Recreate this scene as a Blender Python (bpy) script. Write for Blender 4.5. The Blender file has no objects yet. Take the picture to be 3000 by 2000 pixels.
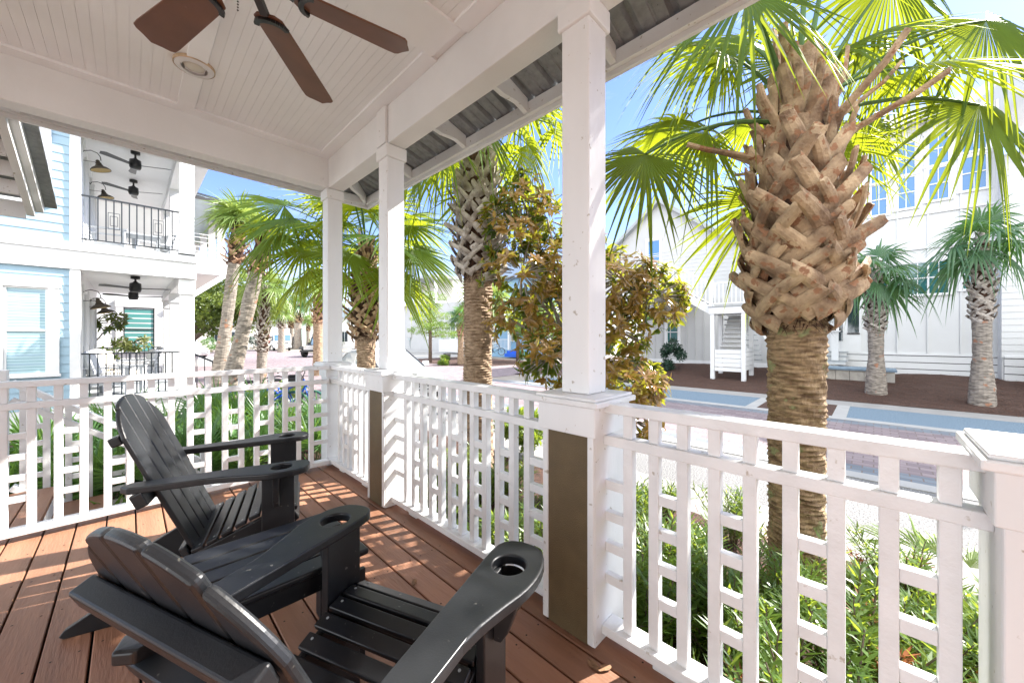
import bpy, math, random
from math import sin, cos, pi, radians as rad
from mathutils import Vector as V, Matrix

S = bpy.context.scene
# ---------------------------------------------------------------- camera, sky, sun
cam = bpy.data.cameras.new('camera'); camo = bpy.data.objects.new('camera', cam)
S.collection.objects.link(camo); S.camera = camo
cam.sensor_width = 36; cam.lens = 36 * 1089.6 / 3000; cam.shift_y = 0.004 * -1
cam.clip_start = 0.02; cam.clip_end = 900
camo.location = (0, 0, 1.24); camo.rotation_euler = (rad(90), 0, rad(44.2 - 90))
AZ, EL = rad(-20), rad(40)            # sun azimuth from +X, elevation
sd = V((cos(EL) * cos(AZ), cos(EL) * sin(AZ), sin(EL)))
W = bpy.data.worlds.new('World'); S.world = W; W.use_nodes = True
nt = W.node_tree; bg = nt.nodes['Background']
sky = nt.nodes.new('ShaderNodeTexSky'); sky.sky_type = 'NISHITA'; sky.sun_disc = False
sky.sun_elevation = EL; sky.sun_rotation = math.atan2(sd.x, sd.y); sky.air_density = .8; sky.dust_density = 0.1; sky.ozone_density = 2.5
tc = nt.nodes.new('ShaderNodeTexCoord'); mp = nt.nodes.new('ShaderNodeMapping'); mp.inputs['Scale'].default_value = (1, 1, 3.2)
nz = nt.nodes.new('ShaderNodeTexNoise'); nz.inputs['Scale'].default_value = 2.2; nz.inputs['Detail'].default_value = 7; nz.inputs['Roughness'].default_value = .6
cr = nt.nodes.new('ShaderNodeValToRGB'); cr.color_ramp.elements[0].position = .56; cr.color_ramp.elements[1].position = .86
cr.color_ramp.elements[1].color = (.8, .8, .8, 1)
sx = nt.nodes.new('ShaderNodeSeparateXYZ'); hr = nt.nodes.new('ShaderNodeMapRange')
hr.inputs[1].default_value = 0.0; hr.inputs[2].default_value = .22; hr.inputs[3].default_value = .85; hr.inputs[4].default_value = .0
mx = nt.nodes.new('ShaderNodeMath'); mx.operation = 'MAXIMUM'
mix = nt.nodes.new('ShaderNodeMixRGB'); mix.inputs[2].default_value = (2.3, 2.4, 2.5, 1)
L = nt.links.new
L(tc.outputs['Generated'], mp.inputs[0]); L(mp.outputs[0], nz.inputs['Vector']); L(nz.outputs[0], cr.inputs[0])
L(tc.outputs['Generated'], sx.inputs[0]); L(sx.outputs[2], hr.inputs[0]); L(hr.outputs[0], mx.inputs[0]); L(cr.outputs[0], mx.inputs[1])
hs = nt.nodes.new('ShaderNodeHueSaturation'); hs.inputs['Saturation'].default_value = 1.1; hs.inputs['Value'].default_value = .72; L(sky.outputs[0], hs.inputs['Color'])
mul = nt.nodes.new('ShaderNodeMixRGB'); mul.blend_type = 'MULTIPLY'; mul.inputs[0].default_value = 1; mul.inputs[2].default_value = (1, .83, .96, 1); L(hs.outputs[0], mul.inputs[1])
L(mx.outputs[0], mix.inputs[0]); L(mul.outputs[0], mix.inputs[1]); # white fill added overhead and behind the camera, out of view, to brighten the porch
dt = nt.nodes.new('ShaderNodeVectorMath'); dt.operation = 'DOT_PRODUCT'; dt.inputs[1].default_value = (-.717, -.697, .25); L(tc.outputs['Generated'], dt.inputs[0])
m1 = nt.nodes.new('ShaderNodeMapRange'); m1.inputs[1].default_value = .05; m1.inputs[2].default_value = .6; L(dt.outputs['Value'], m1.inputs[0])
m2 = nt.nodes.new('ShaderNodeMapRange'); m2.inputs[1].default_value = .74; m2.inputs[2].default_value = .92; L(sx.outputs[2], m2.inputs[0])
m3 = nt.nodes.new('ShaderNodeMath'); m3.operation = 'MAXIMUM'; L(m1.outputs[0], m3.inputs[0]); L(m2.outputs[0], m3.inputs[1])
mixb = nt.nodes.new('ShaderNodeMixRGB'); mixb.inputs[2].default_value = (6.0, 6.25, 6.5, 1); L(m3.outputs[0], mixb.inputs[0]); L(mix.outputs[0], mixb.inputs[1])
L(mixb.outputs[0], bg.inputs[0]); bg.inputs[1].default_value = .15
sl = bpy.data.lights.new('sun', 'SUN'); sl.energy = 4.4; sl.angle = rad(.5); sl.color = (1, .95, .88)
so = bpy.data.objects.new('sun', sl); S.collection.objects.link(so); so.rotation_euler = sd.to_track_quat('Z', 'Y').to_euler()
S.view_settings.view_transform = 'Standard'; S.view_settings.look = 'None'; S.view_settings.exposure = 2.02; S.view_settings.gamma = 1
S.render.engine = 'CYCLES'; S.cycles.max_bounces = 8; S.cycles.diffuse_bounces = 6; S.cycles.transparent_max_bounces = 8
S.cycles.sample_clamp_indirect = 6

# ---------------------------------------------------------------- materials
MT = {}
def mat(name, col, rough=.6, var=.12, scale=6., col2=None, bump=.0, bscale=40., bst=None, stretch=(1, 1, 1), metal=0, trans=0, spec=.5,
        lo=.35, hi=.65, back=None, tcol=None, spots=None, coords='Object'):
    """noise-varied principled material; col2 = second tone; trans = share of translucency (leaves); back = colour of the back side"""
    m = bpy.data.materials.new(name); m.use_nodes = True; n = m.node_tree; b = n.nodes['Principled BSDF']; K = n.links.new
    b.inputs['Roughness'].default_value = rough; b.inputs['Metallic'].default_value = metal; b.inputs['Specular IOR Level'].default_value = spec
    c = n.nodes.new('ShaderNodeTexCoord'); mpn = n.nodes.new('ShaderNodeMapping'); mpn.inputs['Scale'].default_value = stretch
    K(c.outputs[coords], mpn.inputs[0])
    t = n.nodes.new('ShaderNodeTexNoise'); t.inputs['Scale'].default_value = scale; t.inputs['Detail'].default_value = 5
    K(mpn.outputs[0], t.inputs['Vector'])
    r = n.nodes.new('ShaderNodeValToRGB'); e = r.color_ramp.elements
    e[0].position = lo; e[1].position = hi
    c2 = col2 if col2 else tuple(min(1, x * (1 + var)) for x in col)
    c1 = col if col2 else tuple(x * (1 - var) for x in col)
    e[0].color = (*c1, 1); e[1].color = (*c2, 1)
    K(t.outputs[0], r.inputs[0]); out = r.outputs[0]
    if spots:                                     # (colour, scale, threshold) small stains or wear
        t2 = n.nodes.new('ShaderNodeTexNoise'); t2.inputs['Scale'].default_value = spots[1]; t2.inputs['Detail'].default_value = 8
        K(c.outputs[coords], t2.inputs['Vector'])
        r2 = n.nodes.new('ShaderNodeValToRGB'); r2.color_ramp.elements[0].position = spots[2]; r2.color_ramp.elements[1].position = spots[2] + .05
        K(t2.outputs[0], r2.inputs[0]); q = n.nodes.new('ShaderNodeMixRGB'); K(r2.outputs[0], q.inputs[0]); K(out, q.inputs[1])
        q.inputs[2].default_value = (*spots[0], 1); out = q.outputs[0]
    if back:
        g = n.nodes.new('ShaderNodeNewGeometry'); q = n.nodes.new('ShaderNodeMixRGB'); K(g.outputs['Backfacing'], q.inputs[0])
        K(out, q.inputs[1]); q.inputs[2].default_value = (*back, 1); out = q.outputs[0]
    K(out, b.inputs['Base Color'])
    if bump:
        t3 = n.nodes.new('ShaderNodeTexNoise'); t3.inputs['Scale'].default_value = bscale; t3.inputs['Detail'].default_value = 4
        mb3 = n.nodes.new('ShaderNodeMapping'); mb3.inputs['Scale'].default_value = bst or stretch; K(c.outputs[coords], mb3.inputs[0]); K(mb3.outputs[0], t3.inputs['Vector']); bp = n.nodes.new('ShaderNodeBump'); bp.inputs['Strength'].default_value = bump
        bp.inputs['Distance'].default_value = .01; K(t3.outputs[0], bp.inputs['Height']); K(bp.outputs[0], b.inputs['Normal'])
    if trans:
        tr = n.nodes.new('ShaderNodeBsdfTranslucent'); ms = n.nodes.new('ShaderNodeMixShader'); ms.inputs[0].default_value = trans
        if tcol: tr.inputs[0].default_value = (*tcol, 1)
        else: K(out, tr.inputs[0])
        K(b.outputs[0], ms.inputs[1]); K(tr.outputs[0], ms.inputs[2]); K(ms.outputs[0], n.nodes['Material Output'].inputs[0])
    MT[name] = m; return m

mat('green_magnolia', (.03, .075, .02), .25, .2, 6, back=(.10, .11, .035), trans=.2, tcol=(.3, .4, .05))
mat('car_glass', (.30, .33, .35), .1, .05)  # windscreen highlight put into the pale base colour
mat('white_paint', (.77, .775, .775), .45, .05, 3, bump=.25, bscale=30, stretch=(1, 1, .25), spots=((.46, .42, .36), 30, .67))
mat('rail_paint', (.76, .765, .765), .42, .05, 9, bump=.3, bscale=45, spots=((.48, .44, .38), 24, .68))
mat('beam_paint', (.76, .77, .77), .5, .04, 2.5, bump=.15, bscale=60, spots=((.3, .26, .22), 55, .755))
mat('ceiling_paint', (.83, .85, .865), .45, .04, 1.6, spots=((.45, .4, .36), 40, .765))
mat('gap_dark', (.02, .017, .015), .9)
mat('deck', (.235, .112, .064), .5, .0, 3, col2=(.35, .175, .105), bump=.3, bscale=30, stretch=(3, .35, 1), spots=((.12, .05, .03), 17, .70))
mat('brown_panel', (.115, .080, .036), .5, .10, 12, bump=.35, bscale=240)
mat('black_wood', (.005, .006, .008), .38, .0, 4, col2=(.024, .026, .029), bump=.05, bscale=260, lo=.4, hi=.75, spots=((.12, .115, .10), 48, .685))
mat('fan_blade', (.125, .045, .018), .42, .12, 8, spots=((.2, .09, .06), 19, .73))
mat('black_metal', (.012, .012, .013), .35, .1, 9)
mat('dark_rail', (.008, .013, .02), .4, .1, 9)
mat('galvanised', (.27, .28, .29), .5, .14, 22, metal=.25, spots=((.12, .12, .125), 95, .66))
mat('lens', (.62, .60, .52), .15, .05)
mat('can_rust', (.5, .38, .25), .5, .25, 20)
mat('roof_metal', (.30, .36, .42), .35, .08, 3, metal=.5)
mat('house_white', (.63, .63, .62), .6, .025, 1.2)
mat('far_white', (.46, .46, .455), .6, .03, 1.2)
mat('house_cream', (.62, .59, .53), .6, .03, 1.2)
mat('house_trim', (.68, .68, .675), .5, .02, 2)
mat('blue_siding', (.28, .40, .48), .6, .03, 1.5)
mat('blue_house', (.22, .38, .52), .6, .05, 1.5)
mat('green_house', (.38, .47, .42), .6, .05, 1.5)
mat('porch_grey', (.32, .34, .35), .6, .08, 3)
mat('curb', (.30, .295, .285), .8, .06, 3, bump=.2, bscale=50)
mat('sidewalk', (.25, .24, .23), .85, .07, 2.5, bump=.2, bscale=60, spots=((.4, .37, .33), 9, .66))
mat('driveway', (.31, .30, .285), .85, .06, 1.2)
mat('gravel', (.045, .075, .11), .9, .0, 60, col2=(.20, .27, .33), bump=1.0, bscale=90)  # bluish shade on the far gravel is put into the colour; gravel_pale stays neutral
mat('gravel_pale', (.05, .05, .052), .9, .0, 60, col2=(.27, .265, .26), bump=1.0, bscale=90)
mat('sand', (.24, .21, .175), .95, .15, 4, bump=.4, bscale=30)
mat('mulch', (.028, .013, .009), .95, .0, 26, col2=(.10, .048, .03), bump=1.0, bscale=55, lo=.38, hi=.66, stretch=(1, 2.2, 1))
mat('straw', (.10, .04, .02), .9, .3, 40)
mat('dry_leaf', (.22, .12, .06), .8, .3, 30)
mat('trunk_brown', (.12, .07, .035), .9, .0, 11, col2=(.36, .25, .14), bump=1.0, bscale=70, bst=(1, 1, .35), stretch=(1, 1, 4.5), spots=((.22, .22, .10), 9, .60))
mat('trunk_tan', (.18, .115, .07), .9, .0, 10, col2=(.38, .27, .18), bump=1.0, bscale=60, bst=(1, 1, .35), stretch=(1, 1, 3.2))
mat('trunk_grey', (.13, .11, .09), .9, .0, 8, col2=(.33, .285, .24), bump=.9, bscale=30, stretch=(1, 1, 3.5), spots=((.30, .15, .09), 5, .62))
mat('boot_brown', (.16, .095, .055), .8, .0, 7, col2=(.50, .36, .22), bump=.8, bscale=60, spots=((.27, .13, .065), 16, .56))
mat('boot_grey', (.20, .16, .13), .85, .0, 9, col2=(.47, .42, .37), bump=.6, bscale=40, spots=((.13, .09, .07), 40, .62))
mat('boot_rust', (.25, .12, .065), .85, .0, 9, col2=(.48, .31, .2), bump=.6, bscale=40)
mat('fibre', (.055, .025, .014), .95, .4, 30, bump=1, bscale=60)
mat('palm_leaf', (.018, .055, .012), .5, .0, 4, col2=(.045, .10, .018), trans=.42, tcol=(.46, .52, .02), spec=.12)
mat('palm_leaf_blue', (.045, .11, .055), .38, .0, 4, col2=(.075, .15, .07), trans=.3, tcol=(.2, .42, .08))
mat('palm_lime', (.09, .16, .04), .4, .0, 4, col2=(.17, .25, .06), trans=.35, tcol=(.4, .5, .1))
mat('palmetto_leaf', (.03, .09, .03), .4, .0, 4, col2=(.09, .19, .06), trans=.3, tcol=(.25, .42, .06))
mat('petiole', (.07, .13, .04), .6, .15, 4, spec=.2)
mat('magnolia_leaf', (.03, .10, .025), .18, .25, 6, back=(.23, .115, .036), trans=.30, tcol=(.50, .50, .03))
mat('shrub_leaf', (.03, .085, .022), .4, .0, 2.5, col2=(.17, .27, .04), trans=.36, tcol=(.42, .52, .05), lo=.3, hi=.7)
mat('shrub_rust', (.30, .10, .03), .5, .2, 5, trans=.3)
mat('dark_leaf', (.02, .055, .03), .45, .25, 5, trans=.15)
mat('oak_leaf', (.05, .09, .022), .5, .0, .8, col2=(.14, .19, .04), trans=.3, tcol=(.3, .38, .05))
mat('pine_leaf', (.06, .13, .03), .5, .0, .9, col2=(.16, .26, .05), trans=.35, tcol=(.4, .55, .08))
mat('bark', (.15, .11, .085), .9, .3, 12, bump=.8, bscale=30)
mat('bark_pale', (.3, .25, .22), .9, .25, 12, bump=.5, bscale=30)
mat('blue_paint', (.01, .10, .55), .3, .05)
mat('tyre', (.018, .018, .018), .8, .1)
mat('tyre_green', (.015, .10, .085), .7, .1)
mat('car_white', (.80, .80, .80), .18, .01)
mat('car_black', (.012, .013, .018), .15, .1)
mat('chrome', (.6, .6, .6), .2, .02, metal=1)
mat('red_panel', (.62, .07, .06), .45, .05)
mat('truck_white', (.78, .78, .76), .35, .03)
mat('lamp_bronze', (.06, .045, .03), .45, .4, 15)
mat('lamp_inside', (.42, .30, .12), .5, .1)
mat('cushion', (.52, .53, .53), .9, .08, 5, bump=.2)
mat('cushion_cream', (.68, .63, .55), .9, .05, 5)
mat('furniture', (.40, .42, .44), .6, .1, 4)
mat('orange', (.75, .22, .04), .6, .1)
mat('bin_green', (.03, .14, .10), .5, .1)
mat('meter_grey', (.42, .47, .47), .5, .1)
mat('frame_dark', (.03, .028, .028), .45, .1)
mat('stone_block', (.38, .35, .31), .9, .15, 6, bump=.4)
mat('bluestone', (.16, .22, .28), .7, .15, 6)

def glass(name, col, tint, stripe=0, rough=.04, coat=.6):
    m = bpy.data.materials.new(name); m.use_nodes = True; n = m.node_tree; b = n.nodes['Principled BSDF']
    b.inputs['Roughness'].default_value = rough; b.inputs['Base Color'].default_value = (*col, 1)
    b.inputs['Specular IOR Level'].default_value = .9; b.inputs['Coat Weight'].default_value = coat; b.inputs['Coat Roughness'].default_value = .02
    if stripe:
        c = n.nodes.new('ShaderNodeTexCoord'); s = n.nodes.new('ShaderNodeSeparateXYZ'); n.links.new(c.outputs['Object'], s.inputs[0])
        a = n.nodes.new('ShaderNodeMath'); a.operation = 'MULTIPLY'; a.inputs[1].default_value = stripe; n.links.new(s.outputs[2], a.inputs[0])
        f = n.nodes.new('ShaderNodeMath'); f.operation = 'FRACT'; n.links.new(a.outputs[0], f.inputs[0])
        r = n.nodes.new('ShaderNodeValToRGB'); e = r.color_ramp.elements; e[0].position = .05; e[1].position = .3
        e[0].color = (*tint, 1); e[1].color = (*col, 1); n.links.new(f.outputs[0], r.inputs[0]); n.links.new(r.outputs[0], b.inputs['Base Color'])
    MT[name] = m
def board_tone(name, pitch, off):
    n = MT[name].node_tree; b = n.nodes['Principled BSDF']; K = n.links.new; src = b.inputs['Base Color'].links[0].from_socket
    c = n.nodes.new('ShaderNodeTexCoord'); sp = n.nodes.new('ShaderNodeSeparateXYZ'); K(c.outputs['Object'], sp.inputs[0])
    a = n.nodes.new('ShaderNodeMath'); a.operation = 'MULTIPLY_ADD'; a.inputs[1].default_value = 1 / pitch; a.inputs[2].default_value = off; K(sp.outputs[0], a.inputs[0])
    f = n.nodes.new('ShaderNodeMath'); f.operation = 'FLOOR'; K(a.outputs[0], f.inputs[0])
    w = n.nodes.new('ShaderNodeTexWhiteNoise'); w.noise_dimensions = '1D'; K(f.outputs[0], w.inputs['W'])
    m = n.nodes.new('ShaderNodeMapRange'); m.inputs[3].default_value = .80; m.inputs[4].default_value = 1.18; K(w.outputs[0], m.inputs[0])
    h = n.nodes.new('ShaderNodeHueSaturation'); K(m.outputs[0], h.inputs['Value']); K(src, h.inputs['Color']); K(h.outputs[0], b.inputs['Base Color'])
board_tone('deck', .1365, 4.066 / .1365)
glass('blind_glass', (.40, .56, .60), (.13, .25, .30), 18)
glass('green_glass', (.10, .30, .28), (.035, .12, .12), 13)
glass('sky_tint_glass', (.03, .17, .40), (.02, .1, .2), 0, .25, .0)  # blue reflection of the sky put into the base colour
glass('teal_glass', (.03, .12, .12), (.02, .1, .1))
glass('dark_glass', (.02, .035, .045), (.02, .02, .02))
glass('windscreen', (.04, .14, .26), (.02, .02, .02))

def paver_mat():
    m = bpy.data.materials.new('pavers'); m.use_nodes = True; n = m.node_tree; b = n.nodes['Principled BSDF']; K = n.links.new
    c = n.nodes.new('ShaderNodeTexCoord'); mp2 = n.nodes.new('ShaderNodeMapping'); mp2.inputs['Rotation'].default_value = (0, 0, rad(90)); K(c.outputs['Object'], mp2.inputs[0])
    k = n.nodes.new('ShaderNodeTexBrick'); k.inputs['Scale'].default_value = 1; k.inputs['Brick Width'].default_value = .23; k.inputs['Row Height'].default_value = .15
    k.inputs['Mortar Size'].default_value = .008; k.inputs['Color1'].default_value = (.15, .115, .125, 1); k.inputs['Color2'].default_value = (.225, .18, .185, 1)
    k.inputs['Mortar'].default_value = (.13, .10, .09, 1); K(mp2.outputs[0], k.inputs['Vector'])
    t = n.nodes.new('ShaderNodeTexNoise'); t.inputs['Scale'].default_value = .9; t.inputs['Detail'].default_value = 6; K(c.outputs['Object'], t.inputs['Vector'])
    q = n.nodes.new('ShaderNodeMixRGB'); q.blend_type = 'MULTIPLY'; q.inputs[0].default_value = .35; K(k.outputs[0], q.inputs[1]); K(t.outputs[0], q.inputs[2])
    K(k.outputs[0], b.inputs['Base Color']); b.inputs['Roughness'].default_value = .85
    bp = n.nodes.new('ShaderNodeBump'); bp.inputs['Strength'].default_value = .4; bp.invert = True; bp.inputs['Distance'].default_value = .01; K(k.outputs[1], bp.inputs['Height']); K(bp.outputs[0], b.inputs['Normal'])
    MT['pavers'] = m
    g = m.copy(); MT['border_pavers'] = g; g.name = 'border_pavers'
    for x in g.node_tree.nodes:
        if x.type == 'TEX_BRICK': x.inputs['Color1'].default_value = (.10, .12, .145, 1); x.inputs['Color2'].default_value = (.155, .18, .205, 1)
paver_mat()

# ---------------------------------------------------------------- mesh helpers
class MB:
    def __init__(s): s.v = []; s.f = []
    def add(s, vs, fs):
        o = len(s.v); s.v += [tuple(p) for p in vs]; s.f += [tuple(i + o for i in f) for f in fs]; return s
    def box(s, x0, x1, y0, y1, z0, z1, M=None):
        vs = [V((x, y, z)) for z in (z0, z1) for y in (y0, y1) for x in (x0, x1)]
        if M: vs = [M @ p for p in vs]
        return s.add(vs, [(0, 2, 3, 1), (4, 5, 7, 6), (0, 1, 5, 4), (2, 6, 7, 3), (0, 4, 6, 2), (1, 3, 7, 5)])
    def bar(s, a, b, w, h, up=(0, 0, 1)):
        a = V(a); b = V(b); d = (b - a).normalized(); u = V(up); r = d.cross(u)
        if r.length < 1e-4: r = d.cross(V((1, 0, 0)))
        r.normalize(); u = r.cross(d)
        vs = [p + r * (i * w / 2) + u * (j * h / 2) for p in (a, b) for i, j in ((-1, -1), (1, -1), (1, 1), (-1, 1))]
        return s.add(vs, [(3, 2, 1, 0), (4, 5, 6, 7), (0, 1, 5, 4), (1, 2, 6, 5), (2, 3, 7, 6), (3, 0, 4, 7)])
    def tube(s, pts, rs, n=8, cap=True, flat=1.):
        pts = [V(p) for p in pts]; rs = rs if hasattr(rs, '__len__') else [rs] * len(pts); vs = []; fs = []
        ref = V((0, 0, 1)) if abs((pts[-1] - pts[0]).normalized().z) < .9 else V((1, 0, 0))
        for i, p in enumerate(pts):
            d = (pts[min(i + 1, len(pts) - 1)] - pts[max(i - 1, 0)]).normalized(); a = d.cross(ref).normalized(); b = a.cross(d)
            for k in range(n): t = 2 * pi * k / n; vs.append(p + a * (cos(t) * rs[i]) + b * (sin(t) * rs[i] * flat))
        for i in range(len(pts) - 1):
            for k in range(n): k2 = (k + 1) % n; fs.append((i * n + k, i * n + k2, (i + 1) * n + k2, (i + 1) * n + k))
        if cap: fs += [tuple(range(n))[::-1], tuple((len(pts) - 1) * n + k for k in range(n))]
        return s.add(vs, fs)
    def prism(s, poly, h0, h1, M=None):
        """polygon (x,y) extruded in local z"""
        n = len(poly); vs = [V((x, y, h)) for h in (h0, h1) for x, y in poly]
        if M: vs = [M @ p for p in vs]
        return s.add(vs, [tuple(range(n))[::-1], tuple(range(n, 2 * n))] + [(k, (k + 1) % n, n + (k + 1) % n, n + k) for k in range(n)])
    def ring(s, outer, inner, h0, h1, M=None):
        n = len(outer); vs = [V((x, y, h)) for h in (h0, h1) for P in (outer, inner) for x, y in P]
        if M: vs = [M @ p for p in vs]
        fs = []
        for k in range(n):
            j = (k + 1) % n
            fs += [(k, n + k, n + j, j), (2 * n + k, 2 * n + j, 3 * n + j, 3 * n + k), (k, j, 2 * n + j, 2 * n + k), (n + k, 3 * n + k, 3 * n + j, n + j)]
        return s.add(vs, fs)
    def lathe(s, prof, n=20, M=None, cap=True):
        vs = [V((r * cos(2 * pi * k / n), r * sin(2 * pi * k / n), z)) for r, z in prof for k in range(n)]
        if M: vs = [M @ p for p in vs]
        fs = [(i * n + k, i * n + (k + 1) % n, (i + 1) * n + (k + 1) % n, (i + 1) * n + k) for i in range(len(prof) - 1) for k in range(n)]
        if cap: fs += [tuple(range(n))[::-1], tuple((len(prof) - 1) * n + k for k in range(n))]
        return s.add(vs, fs)
    def build(s, name, m, parent=None, bevel=0, smooth=False, local=False, seg=2):
        me = bpy.data.meshes.new(name); me.from_pydata(s.v, [], s.f); me.materials.append(MT[m]); me.validate()
        if smooth: me.polygons.foreach_set('use_smooth', [True] * len(me.polygons))
        o = bpy.data.objects.new(name, me); S.collection.objects.link(o)
        if parent:
            o.parent = parent
            if not local:
                p = parent; w = V((0, 0, 0))
                while p: w += p.location; p = p.parent
                o.location = -w
        if bevel:
            b = o.modifiers.new('bevel', 'BEVEL'); b.width = bevel; b.segments = seg; b.limit_method = 'ANGLE'; b.angle_limit = rad(40)
        return o

def tag(o, label, cat, group=None):
    o['label'] = label; o['category'] = cat
    if group: o['group'] = group
    return o
def thing(name, loc, label, cat, group=None, rz=0):
    o = bpy.data.objects.new(name, None); S.collection.objects.link(o); o.location = loc; o.rotation_euler = (0, 0, rz); o.empty_display_size = .1
    return tag(o, label, cat, group)
def struct(o, kind='structure'): o['kind'] = kind; return o
def copy_tree(o, loc, rz, label, group=None, scale=None):
    def cp(a, par):
        c = a.copy(); S.collection.objects.link(c); c.parent = par
        for ch in KIDS.get(a.name, []): cp(ch, c)
        return c
    c = cp(o, None); c.location = loc; c.rotation_euler = (0, 0, rz); c['label'] = label
    if scale: c.scale = (scale,) * 3
    if group: c['group'] = group
    return c
KIDS = {}
def kids():
    KIDS.clear()
    for o in bpy.data.objects:
        if o.parent: KIDS.setdefault(o.parent.name, []).append(o)

# ---------------------------------------------------------------- ground, street
def sheet(name, x0, x1, y0, y1, z, m, th=.02):
    return struct(MB().box(x0, x1, y0, y1, z - th, z).build(name, m))
G = -.6
struct(MB().add([(-150, -150, G - .012), (260, -150, G - .012), (260, 330, G - .012), (-150, 330, G - .012)], [(0, 1, 2, 3)]).build('ground', 'sand'))
sheet('sidewalk', 4.1, 4.85, -40, 12.6, G + .004, 'sidewalk')
sheet('parking_gravel', 4.85, 6.62, -40, 11.4, G, 'gravel_pale')
sheet('kerb', 6.62, 6.90, -40, 11.8, G + .012, 'curb')
sheet('border_paving', 6.90, 7.30, -40, 12, G + .004, 'border_pavers')
sheet('road', 7.30, 10.7, -40, 12, G + .004, 'pavers')
sheet('border_paving', 10.7, 11.10, -40, 12, G + .004, 'border_pavers')
sheet('kerb', 11.10, 11.42, -40, 11.2, G + .012, 'curb')
sheet('parking_gravel', 11.42, 13.4, -40, .45, G, 'gravel')
sheet('parking_gravel', 11.42, 13.4, 2.45, 10.6, G, 'gravel')
sheet('kerb', 11.42, 13.4, 2.2, 2.45, G + .012, 'curb'); sheet('kerb', 11.42, 13.4, .45, .7, G + .012, 'curb')
sheet('mulch_patch', 11.42, 13.4, .7, 2.2, G + .006, 'mulch')
sheet('sidewalk', 13.4, 14.35, -40, 13, G + .004, 'sidewalk')
sheet('road', -30, 14.8, 12.6, 64, G + .004, 'pavers')
sheet('road', 14.8, 40, 13.2, 17.4, G + .004, 'pavers')
sheet('driveway', 14.8, 24.8, 28.5, 46, G + .004, 'driveway')
sheet('sidewalk', 2.6, 4.0, 9.2, 12.6, G + .002, 'sidewalk')

def hill(name, m, x0, x1, y0, y1, nx, ny, fz, seed=1):
    R = random.Random(seed); vs = []; fs = []
    for j in range(ny + 1):
        for i in range(nx + 1):
            x = x0 + (x1 - x0) * i / nx; y = y0 + (y1 - y0) * j / ny
            vs.append((x, y, fz(i / nx, j / ny) + R.uniform(-.012, .012)))
    for j in range(ny):
        for i in range(nx): a = j * (nx + 1) + i; fs.append((a, a + 1, a + nx + 2, a + nx + 1))
    return struct(MB().add(vs, fs).build(name, m, smooth=True))
def zm(x): return G + .01 + max(0, min(1, (x - 14.35) / 4.6)) * .52
hill('mulch_bed', 'mulch', 14.35, 19.6, -14, 12.9, 40, 120, lambda u, v: zm(14.35 + 5.25 * u) + .03 * sin(9 * v * 5) * u)
hill('mulch_bed', 'mulch', 14.9, 21.5, 17.6, 27.5, 30, 30, lambda u, v: G + .02 + .2 * sin(pi * min(1, max(0, u))) * sin(pi * v), 2)
hill('mulch_bed', 'mulch', -6, 3.9, 4.9, 11.35, 40, 30, lambda u, v: G + .005 + .02 * sin(12 * u) * sin(9 * v), 3)
hill('mulch_bed', 'mulch', 1.45, 4.1, -8, 9, 20, 60, lambda u, v: G + .01 + .03 * sin(14 * v) * sin(pi * u), 4)
hill('mulch_bed', 'mulch', -4, 7.6, 60, 76, 14, 14, lambda u, v: G + .02 + .2 * sin(pi * v), 5)

def straw(name, x0, x1, y0, y1, n, fz, seed, m='straw', ln=(.05, .16)):
    R = random.Random(seed); mb = MB()
    for _ in range(n):
        x = R.uniform(x0, x1); y = R.uniform(y0, y1); a = R.uniform(0, pi); l = R.uniform(*ln); z = fz(x, y) + R.uniform(.0, .03); w = .003
        d = V((cos(a), sin(a), R.uniform(-.15, .25))) * l; p = V((x, y, z)); q = V((-sin(a), cos(a), 0)) * w
        mb.add([p - q, p + q, p + d + q, p + d - q], [(0, 1, 2, 3)])
    return struct(mb.build(name, m), 'stuff')
straw('pine_straw', 14.4, 19.3, -4, 9, 9000, lambda x, y: zm(x), 5, ln=(.08, .28))
straw('pine_straw', 1.5, 4.1, -2, 8.5, 3500, lambda x, y: G + .03, 6)
straw('pine_straw', -2.5, 3.8, 5, 11, 4500, lambda x, y: G + .03, 7)

# ---------------------------------------------------------------- the porch
deck = MB()
x = -4.066; R = random.Random(3)
while x < 1.45:
    deck.box(x + .004, min(1.50, x + .1325), -5, 4.02, -.035, 0.0 + R.uniform(-.001, .001)); x += .1365
struct(deck.build('porch_floor', 'deck', bevel=.003, seg=1))
scr = MB(); R = random.Random(12); x = -1.2 + .0015
x = -4.066 + .1365 * 21
while x < 1.5:
    for k in range(14):
        for q in (.03, .107):
            cx_, cy_ = x + q + R.uniform(-.004, .004), -1.4 + .406 * k + R.uniform(-.006, .006)
            scr.add([(cx_ + .0042 * cos(a_), cy_ + .0042 * sin(a_), .0016) for a_ in [i * pi / 3 for i in range(6)]], [(0, 1, 2, 3, 4, 5)])
    x += .1365
struct(scr.build('floor_screws', 'gap_dark'), 'stuff')
struct(MB().box(-4.1, 1.47, -5, 3.98, -.58, -.045).build('floor_framing', 'gap_dark'))
landing = MB()
for k in range(11): landing.box(-2.6 + k * .1365 * 1 + .004, -2.6 + (k + 1) * .1365 - .004, 4.03, 4.9, -.035, 0)
for k in range(11, 16): landing.box(-2.6 + k * .1365 + .004, -2.6 + (k + 1) * .1365 - .004, 4.03, 4.9, -.035, 0)
struct(landing.build('stair_landing', 'deck', bevel=.003, seg=1))

def ydir(a): return a
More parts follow.
